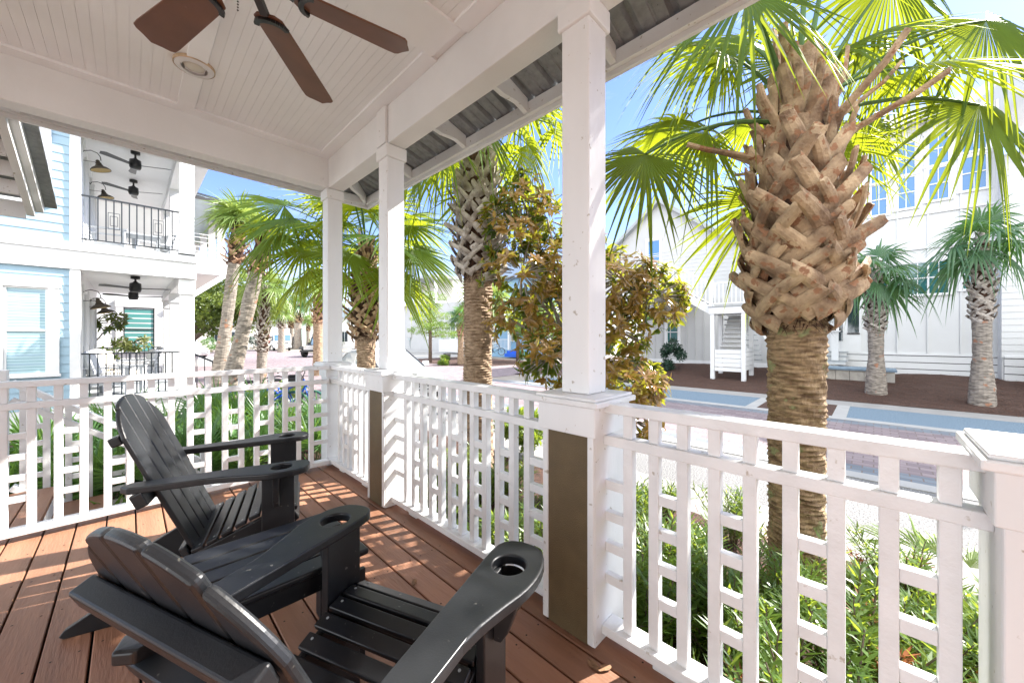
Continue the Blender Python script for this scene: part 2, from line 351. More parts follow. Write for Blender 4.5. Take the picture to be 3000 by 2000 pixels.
# ceiling
pr = thing('porch_roof', (1.4, 3.9, 2.7), 'white porch roof overhead with beadboard ceiling, beams and metal eaves', 'porch roof')
cb = MB(); x = -4.0
while x < 1.42:
    cb.box(x + .0004, x + .0484, -5, 3.93, 2.985, 3.0).box(x + .0492, x + .0496, -5, 3.93, 2.9856, 3.0); x += .05
cb.box(-4.1, 1.45, -5, 3.95, 2.9868, 3.01)
cb.build('ceiling_boards', 'ceiling_paint', pr)
for x0, x1, y0, y1 in ((.245, .345, 1.96, 3.7), (.245, .345, -5, 1.66), (-4, 1.3, 1.66, 1.96), (-4, 1.345, 3.70, 3.80), (1.245, 1.345, -5, 1.66), (1.245, 1.345, 1.96, 3.70), (-1.6, -1.5, 1.96, 3.7)):
    MB().box(x0, x1, y0, y1, 2.968, 2.987).build('ceiling_trim', 'ceiling_paint', pr, bevel=.003)
MB().box(-4, 1.49, 3.80, 3.94, 2.69, 3.06).build('beam', 'beam_paint', pr, bevel=.006)
MB().box(1.345, 1.485, -5, 3.799, 2.688, 3.06).build('beam', 'beam_paint', pr, bevel=.006)
FX, FY, FZ = 2.075, 4.55, 2.85
def rz_(s): return 2.985 + s * .30          # roof underside height, s metres in from the fascia
# metal sheet overhangs
for side in (0, 1):
    mb = MB(); prof = []; u = -5. if side == 0 else -4.
    end = (FY if side == 0 else FX) + .03
    while u < end:
        prof += [(u, 0), (u + .014, .034), (u + .042, .034), (u + .056, 0), (u + .115, 0), (u + .12, .007), (u + .13, .007), (u + .135, 0)]
        u += .205
    prof = [p for p in prof if p[0] < end - .02] + [(end, 0)]
    vs = []
    for (t, dz) in prof:
        lim = min(3.2, end - t)
        for s_ in (-.03, lim):
            vs.append((FX - s_, t, rz_(s_) + dz) if side == 0 else (t, FY - s_, rz_(s_) + dz))
    fs = [(2 * i, 2 * i + 1, 2 * i + 3, 2 * i + 2) for i in range(len(prof) - 1)]
    mb.add(vs, fs).build('roof_sheet', 'galvanised', pr)
MB().box(FX, FX + .03, -5, FY + .03, FZ, FZ + .14).build('fascia', 'white_paint', pr, bevel=.004)
MB().box(-4, FX - .001, FY, FY + .03, FZ, FZ + .14).build('fascia', 'white_paint', pr, bevel=.004)
MB().box(FX - .035, FX - .002, -5, FY - .04, FZ + .03, FZ + .12).build('sub_fascia', 'white_paint', pr, bevel=.003)
MB().box(-4, FX - .04, FY - .035, FY - .002, FZ + .03, FZ + .12).build('sub_fascia', 'white_paint', pr, bevel=.003)
def rafter(dirn, pos):
    # profile in (s inwards from fascia, z): straight top, ogee-cut lower end
    P = [(0.036, rz_(.036) - .004), (.9, rz_(.9) - .004), (.9, rz_(.9) - .17), (.36, rz_(.36) - .165), (.28, rz_(.28) - .155), (.20, rz_(.2) - .125), (.14, rz_(.14) - .105), (.10, rz_(.1) - .105), (.036, rz_(.036) - .105)]
    if dirn == 0: M = Matrix(((-1, 0, 0, FX), (0, 0, 1, pos), (0, 1, 0, 0), (0, 0, 0, 1)))
    elif dirn == 1: M = Matrix(((0, 0, 1, pos), (-1, 0, 0, FY), (0, 1, 0, 0), (0, 0, 0, 1)))
    else:
        k = math.sqrt(.5); P = [(s_ * 1.41 + .03, z) for s_, z in P]
        M = Matrix(((-k, 0, k, FX - 0), (-k, 0, -k, FY), (0, 1, 0, 0), (0, 0, 0, 1)))
    MB().prism(P, -.02, .02, M).build('rafter_tail', 'white_paint', pr, bevel=.003)
for y in (3.45, 2.56, 1.84, 1.13, .5, -.15, -.8): rafter(0, y)
for x in (-1.8, -1.19, -.58, .05, .65, 1.26): rafter(1, x)
rafter(2, 0)
struct(MB().box(-4.1, 1.4, -5.4, -5.05, -.6, 3.1).build('house_wall', 'house_cream'))

# columns with pedestals
def column(cx, cy, hw, label, panel=True):
    t = thing('porch_column', (cx, cy, 0), label, 'column', 'porch columns')
    if panel:
        x0, x1, y0, y1 = cx - hw, cx + hw, cy - hw, cy + hw; w = .02
        c = MB(); c.box(x0 + .012, x1, y0, y1, .0, .84)                  # case, with the brown inset on the inner face
        c.box(x0, x0 + .012, y0, y0 + .03, .01, .84); c.box(x0, x0 + .012, y1 - .03, y1, .01, .84)
        c.build('pedestal', 'white_paint', t, bevel=.004)
        MB().box(x0 + .004, x0 + .0115, y0 + .0305, y1 - .0305, .004, .8405).build('inset_panel', 'brown_panel', t)
        MB().box(x0 - .014, x1 + .014, y0 - .014, y1 + .014, .842, .96).build('pedestal_band', 'white_paint', t, bevel=.004)
        cap = MB(); h = hw + .035
    else:
        MB().box(cx - hw, cx + hw, cy - hw, cy + hw, 0, .86).build('pedestal', 'white_paint', t, bevel=.004)
        MB().box(cx - hw - .015, cx + hw + .015, cy - hw - .015, cy + hw + .015, .862, .96).build('pedestal_band', 'white_paint', t, bevel=.004)
        cap = MB(); h = hw + .055
    cap.box(cx - h, cx + h, cy - h, cy + h, .9615, .985).box(cx - h + .012, cx + h - .012, cy - h + .012, cy + h - .012, .985, .998)
    cap.build('pedestal_cap', 'rail_paint', t, bevel=.005)
    if cy > -.1:
        MB().box(cx - .07, cx + .07, cy - .07, cy + .07, .999, 2.62).build('shaft', 'white_paint', t, bevel=.006)
        MB().box(cx - .085, cx + .085, cy - .085, cy + .085, 2.59, 2.686).build('capital', 'white_paint', t, bevel=.008)
    return t
column(1.41, 3.865, .08, 'white corner column where the two porch railings meet', False)
column(1.41, 2.67, .13, 'white column with brown inset pedestal, between the short and the long railing')
column(1.41, .925, .13, 'large white column nearest the main palm, with tall brown panel in its pedestal')
column(1.41, -.325, .13, 'white rail pedestal with flat cap at the right edge of the photo')
# exposed notch and bolts on the beam above the corner
bolts = MB()
for z in (2.76, 2.93):
    for y in (2.61, ): bolts.lathe([(.0, 0), (.014, 0), (.014, .012), (.0, .016)], 8, Matrix.Translation((1.344, y, z)) @ Matrix.Rotation(rad(-90), 4, 'Y'), cap=False)
    bolts.lathe([(.0, 0), (.014, 0), (.014, .012), (.0, .016)], 8, Matrix.Translation((1.29, 3.80, z)) @ Matrix.Rotation(rad(90), 4, 'X'), cap=False)
bolts.build('bolt', 'white_paint', pr)
MB().box(1.322, 1.344, 2.60, 2.74, 2.69, 2.966).build('beam_cleat', 'white_paint', pr, bevel=.003)

def railing(axis, fixed, a0, a1, posts, rungs, label, zb=0, slope=0, stubs=(), sw=.019):
    """axis 0: runs along X at Y=fixed ; axis 1: along Y at X=fixed"""
    mid = (a0 + a1) / 2
    t = thing('railing', (mid, fixed, zb) if axis == 0 else (fixed, mid, zb), label, 'railing', 'white lattice railings')
    def bx(l0, l1, w, z0, z1, name, bev=.004):
        m = MB()
        if axis == 0: m.box(l0, l1, fixed - w, fixed + w, z0, z1)
        else: m.box(fixed - w, fixed + w, l0, l1, z0, z1)
        return m.build(name, 'rail_paint', t, bevel=bev)
    bx(a0, a1, .045, .935, .972, 'top_rail'); bx(a0, a1, .030, .800, .840, 'mid_rail'); bx(a0, a1, .045, .035, .072, 'bottom_rail')
    for b0 in (a0 + .25, a1 - .25): bx(b0 - .05, b0 + .05, .02, 0.0, .034, 'rail_foot')
    base = None
    for p in posts:
        bx(p - sw, p + sw, sw, .0725, .7995, 'baluster', .003); bx(p - sw, p + sw, sw, .8405, .9345, 'baluster', .003)
    for (p0, p1) in rungs:
        for z in (.25, .38, .507, .635): bx(p0, p1, .0165, z - .019, z + .019, 'rung', .003)
    return t
# left bay
xs = [1.18 - .107 * k for k in range(28)]
rg = [(1.18 + .019, 1.329)] + [(xs[k + 1] + .019, xs[k] - .019) for k in range(1, 27, 2)]
railing(0, 3.76, -1.75, 1.33, xs, rg, 'long white lattice railing at the far left side, behind the far black chair')
# bays on the street side
ys = [3.60 - .108 * k for k in range(7)]
railing(1, 1.385, 2.80, 3.78, ys, [(ys[k + 1] + .019, ys[k] - .019) for k in (1, 3)] + [(2.80, ys[6] - .019)], 'short white lattice railing between the corner column and the first brown pedestal')
ys = [2.39 - .1055 * k for k in range(12)]
railing(1, 1.385, 1.055, 2.54, ys, [(2.409, 2.54)] + [(ys[k + 1] + .019, ys[k] - .019) for k in (1, 3, 5, 7, 9)] + [(1.055, ys[11] - .019)], 'middle white lattice railing between the two brown-panelled pedestals')
ys = [.695 - .1033 * k for k in range(9)]
railing(1, 1.385, -.195, .795, ys, [(ys[0] + .019, .795)] + [(ys[k + 1] + .019, ys[k] - .019) for k in (1, 3, 5, 7)], 'nearest white lattice railing in front of the main palm trunk')

# outside stair with its own sloping rails
st = thing('outdoor_stair', (0, 4.45, G), 'stair with white sloping lattice handrails beyond the left railing', 'stairs')
tr = MB()
for k in range(3): tr.box(-.42 + .28 * k, -.42 + .28 * (k + 1) + .02, 4.05, 4.9, -.15 * (k + 1) - .035, -.15 * (k + 1))
tr.build('tread', 'deck', st, bevel=.004)
rs_ = MB()
for k in range(4): rs_.box(-.42 + .28 * k - .015, -.42 + .28 * k, 4.06, 4.89, -.15 * (k + 1), -.15 * k - .036)
rs_.build('riser', 'white_paint', st)
def zr(x): return .86 - .77 * (x + .634)
for yy in (4.95,):
    for off, w, nm in ((0, .045, 'handrail'), (-.14, .03, 'mid_rail'), (-.84, .045, 'bottom_rail')):
        MB().bar((-.66, yy, zr(-.66) + off), (.5, yy, zr(.5) + off), 2 * w, .042).build(nm, 'rail_paint', st, bevel=.004)
    X0 = -.60
    for k in range(10):
        xx = X0 + .118 * k
        MB().box(xx - .019, xx + .019, yy - .019, yy + .019, zr(xx) - .82, zr(xx) - .02).build('baluster', 'rail_paint', st)
        if k % 2 == 0:
            for q in (.28, .42, .56, .68): MB().box(xx + .02, xx + .098, yy - .016, yy + .016, zr(xx + .06) - q - .02, zr(xx + .06) - q + .02).build('rung', 'rail_paint', st)
    for xx, z0, z1 in ((.55, G, .12), (-.72, 0, .98)): MB().box(xx - .045, xx + .045, yy - .045, yy + .045, z0, z1).build('newel', 'white_paint', st, bevel=.004)
    for k in range(6):
        xx = -.86 - .107 * k; MB().box(xx - .019, xx + .019, yy - .019, yy + .019, .06, .94).build('baluster', 'rail_paint', st)
    MB().box(-1.9, -.765, yy - .045, yy + .045, .935, .972).build('handrail', 'rail_paint', st, bevel=.004)
    MB().box(-1.9, -.765, yy - .03, yy + .03, .80, .84).build('mid_rail', 'rail_paint', st)
    MB().box(-1.9, -.765, yy - .045, yy + .045, .03, .07).build('bottom_rail', 'rail_paint', st)
    MB().bar((-.42, 4.0, -.12), (.5, 4.0, -.6), .04, .22).build('stringer', 'white_paint', st)
# sloping entry roof at far left
er = thing('entry_roof', (-.65, 5.2, 2.4), 'small sloping lean-to roof over the outdoor stair at the far left', 'roof')
def ez(y): return 2.90 - .36 * (y - 4.6)
MB().bar((-.66, 4.58, ez(4.58)), (-.66, 5.82, ez(5.82)), .05, .13).build('rake_board', 'white_paint', er, bevel=.004)
MB().bar((-.61, 4.58, ez(4.58) + .045), (-.61, 5.85, ez(5.85) + .045), .05, .09).build('rake_trim', 'house_trim', er, bevel=.004)
MB().bar((-.55, 4.58, ez(4.58) + .10), (-.55, 5.88, ez(5.88) + .10), .09, .03).build('metal_edge', 'galvanised', er)
MB().bar((-1.9, 5.2, ez(5.2) + .10), (-.62, 5.2, ez(5.2) + .10), 1.32, .02, up=(0, .34, 1)).build('roof_sheet', 'galvanised', er)
for y in (4.75, 5.0, 5.25, 5.5): MB().bar((-2.2, y, ez(y) + .0), (-.69, y, ez(y) + .0), .04, .12).build('rafter', 'white_paint', er)
MB().bar((-2.2, 5.8, ez(5.8) - .02), (-.69, 5.8, ez(5.8) - .02), .03, .15).build('fascia', 'white_paint', er)

# ceiling light
cl = thing('ceiling_light', (.29, 3.12, 2.96), 'round recessed ceiling light with yellowed ring, near the left beam', 'ceiling light')
MB().lathe([(.066, .0), (.094, .0), (.100, .006), (.100, .026)], 36, Matrix.Translation((.29, 3.12, 2.958)), cap=False).build('ring', 'house_trim', cl, smooth=True)
MB().lathe([(.1015, .0), (.105, .002), (.105, .02)], 36, Matrix.Translation((.29, 3.12, 2.962)), cap=False).build('rust_edge', 'can_rust', cl)
MB().lathe([(.0, -.004), (.024, -.002), (.048, .006), (.06, .018), (.067, .026)], 30, Matrix.Translation((.29, 3.12, 2.958)), cap=False).build('bulb', 'lens', cl, smooth=True)

# near ceiling fan
FCX, FCY, FCZ = .26, 1.57, 2.50
fn = thing('ceiling_fan', (FCX, FCY, 2.98), 'brown-bladed ceiling fan close overhead on the porch ceiling', 'ceiling fan')
MB().lathe([(.0, 0), (.075, 0), (.06, -.05), (.02, -.07), (.018, -.2), (.05, -.22), (.15, -.26), (.16, -.36), (.12, -.42), (.06, -.45), (0, -.46)], 28, Matrix.Translation((FCX, FCY, 2.984)), cap=False).build('motor', 'black_metal', fn, smooth=True)
def blade_poly(L0, L1, w0, w1):
    P = [(L0, -w0), (L0 + .04, -w0 * 1.05)]
    P += [(L1 - .07, -w1), (L1 - .035, -w1 * .98), (L1 - .022, -w1 * .80), (L1 - .012, -w1 * .45), (L1 + .006, 0), (L1 - .012, w1 * .45), (L1 - .022, w1 * .80), (L1 - .035, w1 * .98), (L1 - .07, w1)]
    P += [(L0 + .04, w0 * 1.05), (L0, w0), (L0 - .02, w0 * .6), (L0 - .02, -w0 * .6)]
    return P
for k, (a, ln) in enumerate(((-10, .60), (50.2, .72), (107, .665), (168, .65), (228, .65), (288, .65))):
    M = Matrix.Translation((FCX, FCY, FCZ)) @ Matrix.Rotation(rad(a), 4, 'Z') @ Matrix.Rotation(rad(11), 4, 'X')
    MB().prism(blade_poly(.19, ln, .055, .071), -.004, .004, M).build('blade', 'fan_blade', fn, bevel=.003)
    b = MB(); b.bar((.10, 0, .02), (.17, 0, -.004), .028, .02)
    arc = [(.235 + .035 * cos(t) - .01, .058 * sin(t)) for t in [pi / 2 + pi * i / 12 for i in range(13)]]
    for i in range(12): b.bar((arc[i][0], arc[i][1], -.010), (arc[i + 1][0], arc[i + 1][1], -.010), .018, .012)
    b.bar((.185, 0, -.01), (.2, 0, -.01), .05, .012)
    b.v = [tuple(M @ V(p)) for p in b.v]; b.build('blade_bracket', 'black_metal', fn)
ch = MB()
for k in range(17): ch.lathe([(0, -.004), (.0035, 0), (0, .004)], 6, Matrix.Translation((FCX, FCY, 2.525 - .010 * k)), cap=False)
ch.build('pull_chain', 'black_metal', fn)

# ---------------------------------------------------------------- adirondack chairs (x forward, y left)
def catmull(P, n):
    out = []; m = len(P)
    for i in range(m):
        p0, p1, p2, p3 = (V((*P[(i + j) % m], 0)) for j in (-1, 0, 1, 2))
        for k in range(n):
            t = k / n; q = .5 * ((2 * p1) + (p2 - p0) * t + (2 * p0 - 5 * p1 + 4 * p2 - p3) * t * t + (3 * p1 - p0 - 3 * p2 + p3) * t ** 3); out.append((q.x, q.y))
    return out
def adirondack(label, loc, rz, bucket=True, topx=.31, topz=.735):
    t = thing('adirondack_chair', loc, label, 'chair', 'black adirondack chairs', rz)
    B = lambda mb, n, bev=.006, sm=False: mb.build(n, 'black_wood', t, bevel=bev, local=True, seg=3, smooth=sm)
    for s in (-1, 1):
        O = [(.125, -.02), (.115, .045), (.07, .082), (.0, .094), (-.08, .085), (-.17, .052), (-.27, .022), (-.38, .012), (-.48, .012), (-.54, .008), (-.58, -.02), (-.59, -.045), (-.565, -.078), (-.49, -.082), (-.35, -.080), (-.12, -.080), (.05, -.078), (.105, -.06)]
        O = catmull(O, 3)
        # resample the outline by angle about the cup centre so it can be bridged to the hole
        O2 = []
        for i in range(96):
            a = 2 * pi * i / 96; d = (cos(a), sin(a)); best = None
            for j in range(len(O)):
                x1, y1 = O[j]; x2, y2 = O[(j + 1) % len(O)]; ex, ey = x2 - x1, y2 - y1; den = d[0] * ey - d[1] * ex
                if abs(den) < 1e-9: continue
                tt = (x1 * ey - y1 * ex) / den; uu = (x1 * d[1] - y1 * d[0]) / den
                if tt > 0 and -1e-6 <= uu <= 1 + 1e-6 and (best is None or tt > best): best = tt
            O2.append((d[0] * best, s * d[1] * best))
        Hh = [(.047 * cos(2 * pi * i / 96), s * .047 * sin(2 * pi * i / 96)) for i in range(96)]
        mb = MB(); mb.ring(O2, Hh, .572, .602, Matrix.Translation((0, s * .335, 0)))
        if s < 0: mb.f = [f[::-1] for f in mb.f]
        B(mb, 'arm', .006)
        B(MB().box(-.085, .055, s * .287 - .014, s * .287 + .014, .0, .5715), 'front_leg', .004)
        g = [(-.055, .571), (-.055, .44), (-.045, .415), (-.025, .40), (-.01, .42), (.0, .47), (.02, .571)]
        M = Matrix(((0, 0, 1, -.0), (1, 0, 0, 0), (0, 1, 0, 0), (0, 0, 0, 1)))
        gp = [(s * (.302 + (y - .40) * .42 if False else 0), z) for y, z in g]
        fin = [(s * .302, .571), (s * .302, .40), (s * .325, .40), (s * .345, .43), (s * .37, .50), (s * .385, .571)]
        B(MB().prism(fin if s > 0 else fin, -.036, -.010, M), 'arm_bracket', .004)
        # side rail doubling as rear leg
        P = [(.0, .365), (.025, .345), (.03, .26), (.0, .235), (-.3, .10), (-.52, .0), (-.765, .0), (-.78, .012), (-.765, .035), (-.62, .12), (-.52, .175), (-.40, .215), (-.2, .295), (-.06, .35)]
        M2 = Matrix(((1, 0, 0, 0), (0, 0, 1, s * .255), (0, 1, 0, 0), (0, 0, 0, 1)))
        B(MB().prism(P, -.014, .014, M2), 'side_rail', .004)
        if bucket and s < 0:
            MB().lathe([(.0, .49), (.036, .49), (.04, .5), (.045, .571)], 24, Matrix.Translation((0, s * .335, 0)), cap=False).build('cup_holder', 'black_metal', t, local=True, smooth=True)
    # seat of lateral slats, dished
    seat = MB(); prof = [(.058, .315, 62), (.045, .362, 18), (-.008, .374, 2), (-.063, .366, -10), (-.118, .349, -18), (-.173, .325, -22), (-.228, .299, -24), (-.283, .272, -22), (-.338, .250, -18)]
    for (xx, zz, ang) in prof:
        seat.box(-.0235, .0235, -.268, .268, -.010, .010, Matrix.Translation((xx, 0, zz)) @ Matrix.Rotation(rad(ang), 4, 'Y'))
    B(seat, 'seat', .005)
    # backrest: five slats under one arch, reclined
    phi = math.atan2(topx, topz); Mb = Matrix.Translation((-.345, 0, .215)) @ Matrix.Rotation(-phi, 4, 'Y') @ Matrix(((0, 0, 1, 0), (1, 0, 0, 0), (0, 1, 0, 0), (0, 0, 0, 1)))
    back = MB()
    for k in range(5):
        u0, u1 = -.26 + .104 * k + .0025, -.26 + .104 * (k + 1) - .0025; b0, b1 = u0 * .93, u1 * .93
        top = []
        for i in range(9):
            u = u1 + (u0 - u1) * i / 8; h = .575 + .235 * math.sqrt(max(0, 1 - (u / .268) ** 2))
            if k in (0, 4): h -= .010
            top.append((u, h))
        back.prism([(b0, -.01), (b1, -.01)] + [(u1, .45)] + top + [(u0, .45)], -.0105, .0105, Mb)
    B(back, 'backrest', .0075)
    sc = MB()
    for (xx, zz, ang) in prof:
        for yy in (-.24, .24): sc.lathe([(0, .0116), (.0042, .0112), (.0045, .0095)], 8, Matrix.Translation((xx, 0, zz)) @ Matrix.Rotation(rad(ang), 4, 'Y') @ Matrix.Translation((.008, yy, 0)), cap=False)
    for k in range(5):
        for vv in (.03, .37, .63): sc.lathe([(0, .0106), (.0042, .0102), (.0045, .0085)], 8, Mb @ Matrix.Translation((-.208 + .104 * k, vv if k not in (0, 4) or vv < .6 else .61, 0)), cap=False)
    scr_ = sc.build('screws', 'porch_grey', t, local=True); scr_['kind'] = 'stuff'
    B(MB().box(-.25, .25, .61, .652, -.052, -.0125, Mb), 'back_brace', .006)
    B(MB().box(-.34, .34, .335, .40, -.055, -.0125, Mb), 'arm_support', .005)
    B(MB().box(-.26, .26, .0, .07, -.04, -.0125, Mb), 'lower_brace', .005)
    B(MB().box(.005, .028, -.27, .27, .2, .30), 'front_apron', .004)
    return t
a1 = math.atan2(.365, .93)
adirondack('black adirondack chair nearest the camera, seen from behind with pale dappled right arm', (.63, 1.055, -.006), a1, True, .332, .72)
adirondack('black adirondack chair farther back by the left railing, dappled backrest facing right', (.62, 2.425, 0), math.atan2(-.284, .959), False)

# side table between the chairs
tb = thing('side_table', (.38, 1.58, 0), 'low black slatted side table between the two adirondack chairs', 'table')
top = MB()
for k in range(5): top.box(.135, .63, 1.365 + .087 * k, 1.365 + .087 * k + .083, .425, .447)
top.build('table_top', 'black_wood', tb, bevel=.006, seg=3)
ap = MB(); ap.box(.17, .60, 1.385, 1.405, .355, .424).box(.17, .60, 1.755, 1.775, .355, .424).box(.17, .19, 1.406, 1.754, .355, .424).box(.58, .6, 1.406, 1.754, .355, .424)
ap.build('apron', 'black_wood', tb, bevel=.004)
for x in (.155, .585):
    for y in (1.39, 1.745): MB().box(x, x + .022, y - .0, y + .055, 0, .424).box(x + .0225, x + .05, y + .015, y + .034, 0, .354).build('leg', 'black_wood', tb, bevel=.003)

# fallen leaves on the deck
R = random.Random(11)
for k, (x, y) in enumerate(((1.0, 1.66), (1.22, .76), (1.24, .72))):
    mb = MB(); n = 10; vs = [(0, 0, .007)] + [((.025 + .008 * R.random()) * cos(2 * pi * i / n), .013 * sin(2 * pi * i / n), .003 + .008 * R.random()) for i in range(n)]
    M = Matrix.Translation((x, y, 0)) @ Matrix.Rotation(R.uniform(0, 6), 4, 'Z')
    mb.add([M @ V(p) for p in vs], [(0, i + 1, (i + 1) % n + 1) for i in range(n)])
    tag(mb.build('fallen_leaf', 'dry_leaf'), ('dry curled brown leaf alone on the deck boards near the middle railing', 'brown fallen leaf at the foot of the large panelled pedestal', 'smaller brown fallen leaf tucked closest under the large pedestal')[k], 'leaf', 'fallen leaves on the deck')

# ---------------------------------------------------------------- palms
UP = V((0, 0, 1))
def frond_leaf(mb, h, e1, n, Ln, R, nseg=38, spread=2.35, droop=.35, fuse=.42, cup=.28, K=6, side=.8):
    """fan leaf: hastula h, axis e1, upper-side normal n"""
    e1 = V(e1).normalized(); n = (V(n) - e1 * V(n).dot(e1)).normalized(); e2 = n.cross(e1); dl = 2 * spread / nseg
    S_ = [0, .12, .28, fuse, .58, .74, .88, 1.0][:] if K > 5 else [0, .2, fuse, .7, 1.0]
    for i in range(nseg):
        a = -spread + dl * (i + .5); d = e1 * cos(a) + e2 * sin(a) - n * (cup * abs(a) / spread)
        l = Ln * (side + (1 - side) * cos(a * .7)) * R.uniform(.9, 1.05) * (1.05 - .12 * abs(a) / spread)
        if R.random() < .045 and K > 5: continue
        sd_ = (e2 * cos(a) - e1 * sin(a)); g = droop * R.uniform(.35, 1.9); tw = R.uniform(-.16, .16); fz = fuse * R.uniform(.72, 1.12); kink = R.uniform(-.12, .30) if R.random() < .3 else 0
        vs = []
        for s_ in S_:
            p = h + d * (l * s_) - n * (cup * .25 * l * s_ * s_) - UP * ((g + kink) * l * max(0, s_ - .25) ** 1.8) + sd_ * (tw * l * max(0, s_ - fuse)) + n * (tw * .5 * l * max(0, s_ - fuse))
            w = l * min(s_, fz) * math.tan(dl / 2) * 1.04
            if s_ > fz: w *= max(0, 1 - ((s_ - fz) / (1 - fz)) ** 1.2) * .92
            m_ = p + n * (w * .55)
            vs += [p - sd_ * w, m_, p + sd_ * w]
        k = len(S_); mb.add(vs, [(3 * j + q, 3 * j + q + 1, 3 * j + q + 4, 3 * j + q + 3) for j in range(k - 1) for q in (0, 1)])
def petiole(mb, a, b, sag, r0=.022, r1=.011):
    a = V(a); b = V(b); pts = [a.lerp(b, t) + UP * (sag * 4 * t * (1 - t)) for t in [i / 6 for i in range(7)]]
    mb.tube(pts, [r0 + (r1 - r0) * i / 6 for i in range(7)], 6, flat=.6); return (pts[-1] - pts[-2]).normalized()
def boots(mb, base, axis_top, r0, r1, r2, rows, per, ln, w, R, stub=.10, profile=None):
    """criss-cross leaf bases: each one hugs the trunk from a broad foot, sweeps sideways, flares out and ends in a cut tip"""
    base = V(base); top = V(axis_top); ax = top - base; N = rows * per
    for i in range(N):
        f = (i + .5) / N; rr0 = profile(f); phi = i * 2.39996 + R.uniform(-.12, .12); c = base + ax * f
        for s_ in (-1, 1):
            long_ = (s_ == (1 if R.random() < .5 else -1)); L2 = ln * R.uniform(.8, 1.25) * (1 if long_ else .72)
            sweep = s_ * min(1.35, L2 * .95 / rr0) * (1 - .7 * f); ww = w * R.uniform(.75, 1.2); fl = R.uniform(.25, .65) if long_ else R.uniform(.0, .2)
            pts = []; n = 6; rise = .42 + 1.15 * f * f + R.uniform(-.08, .12)
            for k in range(n):
                t = k / (n - 1); aa = phi + sweep * (t - .5)
                pts.append(c + V((cos(aa), sin(aa), 0)) * (rr0 * (.80 + .22 * t + fl * max(0, t - .4) ** 1.3)) + UP * (L2 * (-.30 + rise * t + .12 * t * t)))
            o = V((cos(phi + sweep * .2), sin(phi + sweep * .2), .1 - .25 * f))
            ribbon(mb, pts, [ww * 1.35, ww * 1.25, ww * 1.05, ww * .92, ww * .84, ww * .76], ww * .11, o, R)
def ribbon(mb, pts, ws, th, out, R=None):
    """channel-shaped strip: convex outside, hollow back, ragged cut at the end"""
    vs = []; n = len(pts); prof = ((-1, -.9), (-.8, .25), (-.35, .9), (.35, .9), (.8, .25), (1, -.9), (.45, -.2), (-.45, -.2))
    for i, p in enumerate(pts):
        d = (pts[min(i + 1, n - 1)] - pts[max(i - 1, 0)]).normalized(); s_ = d.cross(out).normalized(); o = s_.cross(d).normalized(); w = ws[i] * .5
        if o.dot(out) < 0: o = -o
        for a, b in prof:
            j = d * (R.uniform(-.25, .25) * ws[i]) if (R and i == n - 1) else V((0, 0, 0))
            vs.append(p + s_ * (w * a) + o * (th * b * 1.3) + j)
    m = len(prof); fs = [(m * i + k, m * i + (k + 1) % m, m * i + m + (k + 1) % m, m * i + m + k) for i in range(n - 1) for k in range(m)]
    fs += [tuple(range(m))[::-1], tuple(m * (n - 1) + k for k in range(m))]
    mb.add(vs, fs)
def trunk_mesh(pts, rs, n=40, R=None, ring=.045, amp=.012):
    """ringed palm trunk: resampled tube with fibrous ring scars"""
    mb = MB(); P = [V(p) for p in pts]; Lt = sum((P[i + 1] - P[i]).length for i in range(len(P) - 1)); m = max(6, int(Lt / (ring / 2.))); out = []; rr = []
    for j in range(m + 1):
        t = j / m * (len(P) - 1); i = min(int(t), len(P) - 2); q = t - i
        out.append(P[i].lerp(P[i + 1], q)); rr.append(rs[i] * (1 - q) + rs[i + 1] * q)
    vs = []; fs = []; ph = [R.uniform(0, 6) for _ in range(4)]
    for j, (p, r) in enumerate(zip(out, rr)):
        for k in range(n):
            a = 2 * pi * k / n; q = r + (amp if j % 2 else -amp * .4) * (.5 + .5 * sin(a * 3 + ph[0] + j * .31)) + amp * .5 * sin(7 * a + j * .9 + ph[1]) + R.uniform(-amp, amp) * .45
            vs.append((p.x + cos(a) * q, p.y + sin(a) * q, p.z + .25 * ring * sin(a * 2 + j * .17 + ph[2])))
    fs = [(j * n + k, j * n + (k + 1) % n, (j + 1) * n + (k + 1) % n, (j + 1) * n + k) for j in range(len(out) - 1) for k in range(n)]
    fs.append(tuple((len(out) - 1) * n + k for k in range(n)))
    return mb.add(vs, fs)
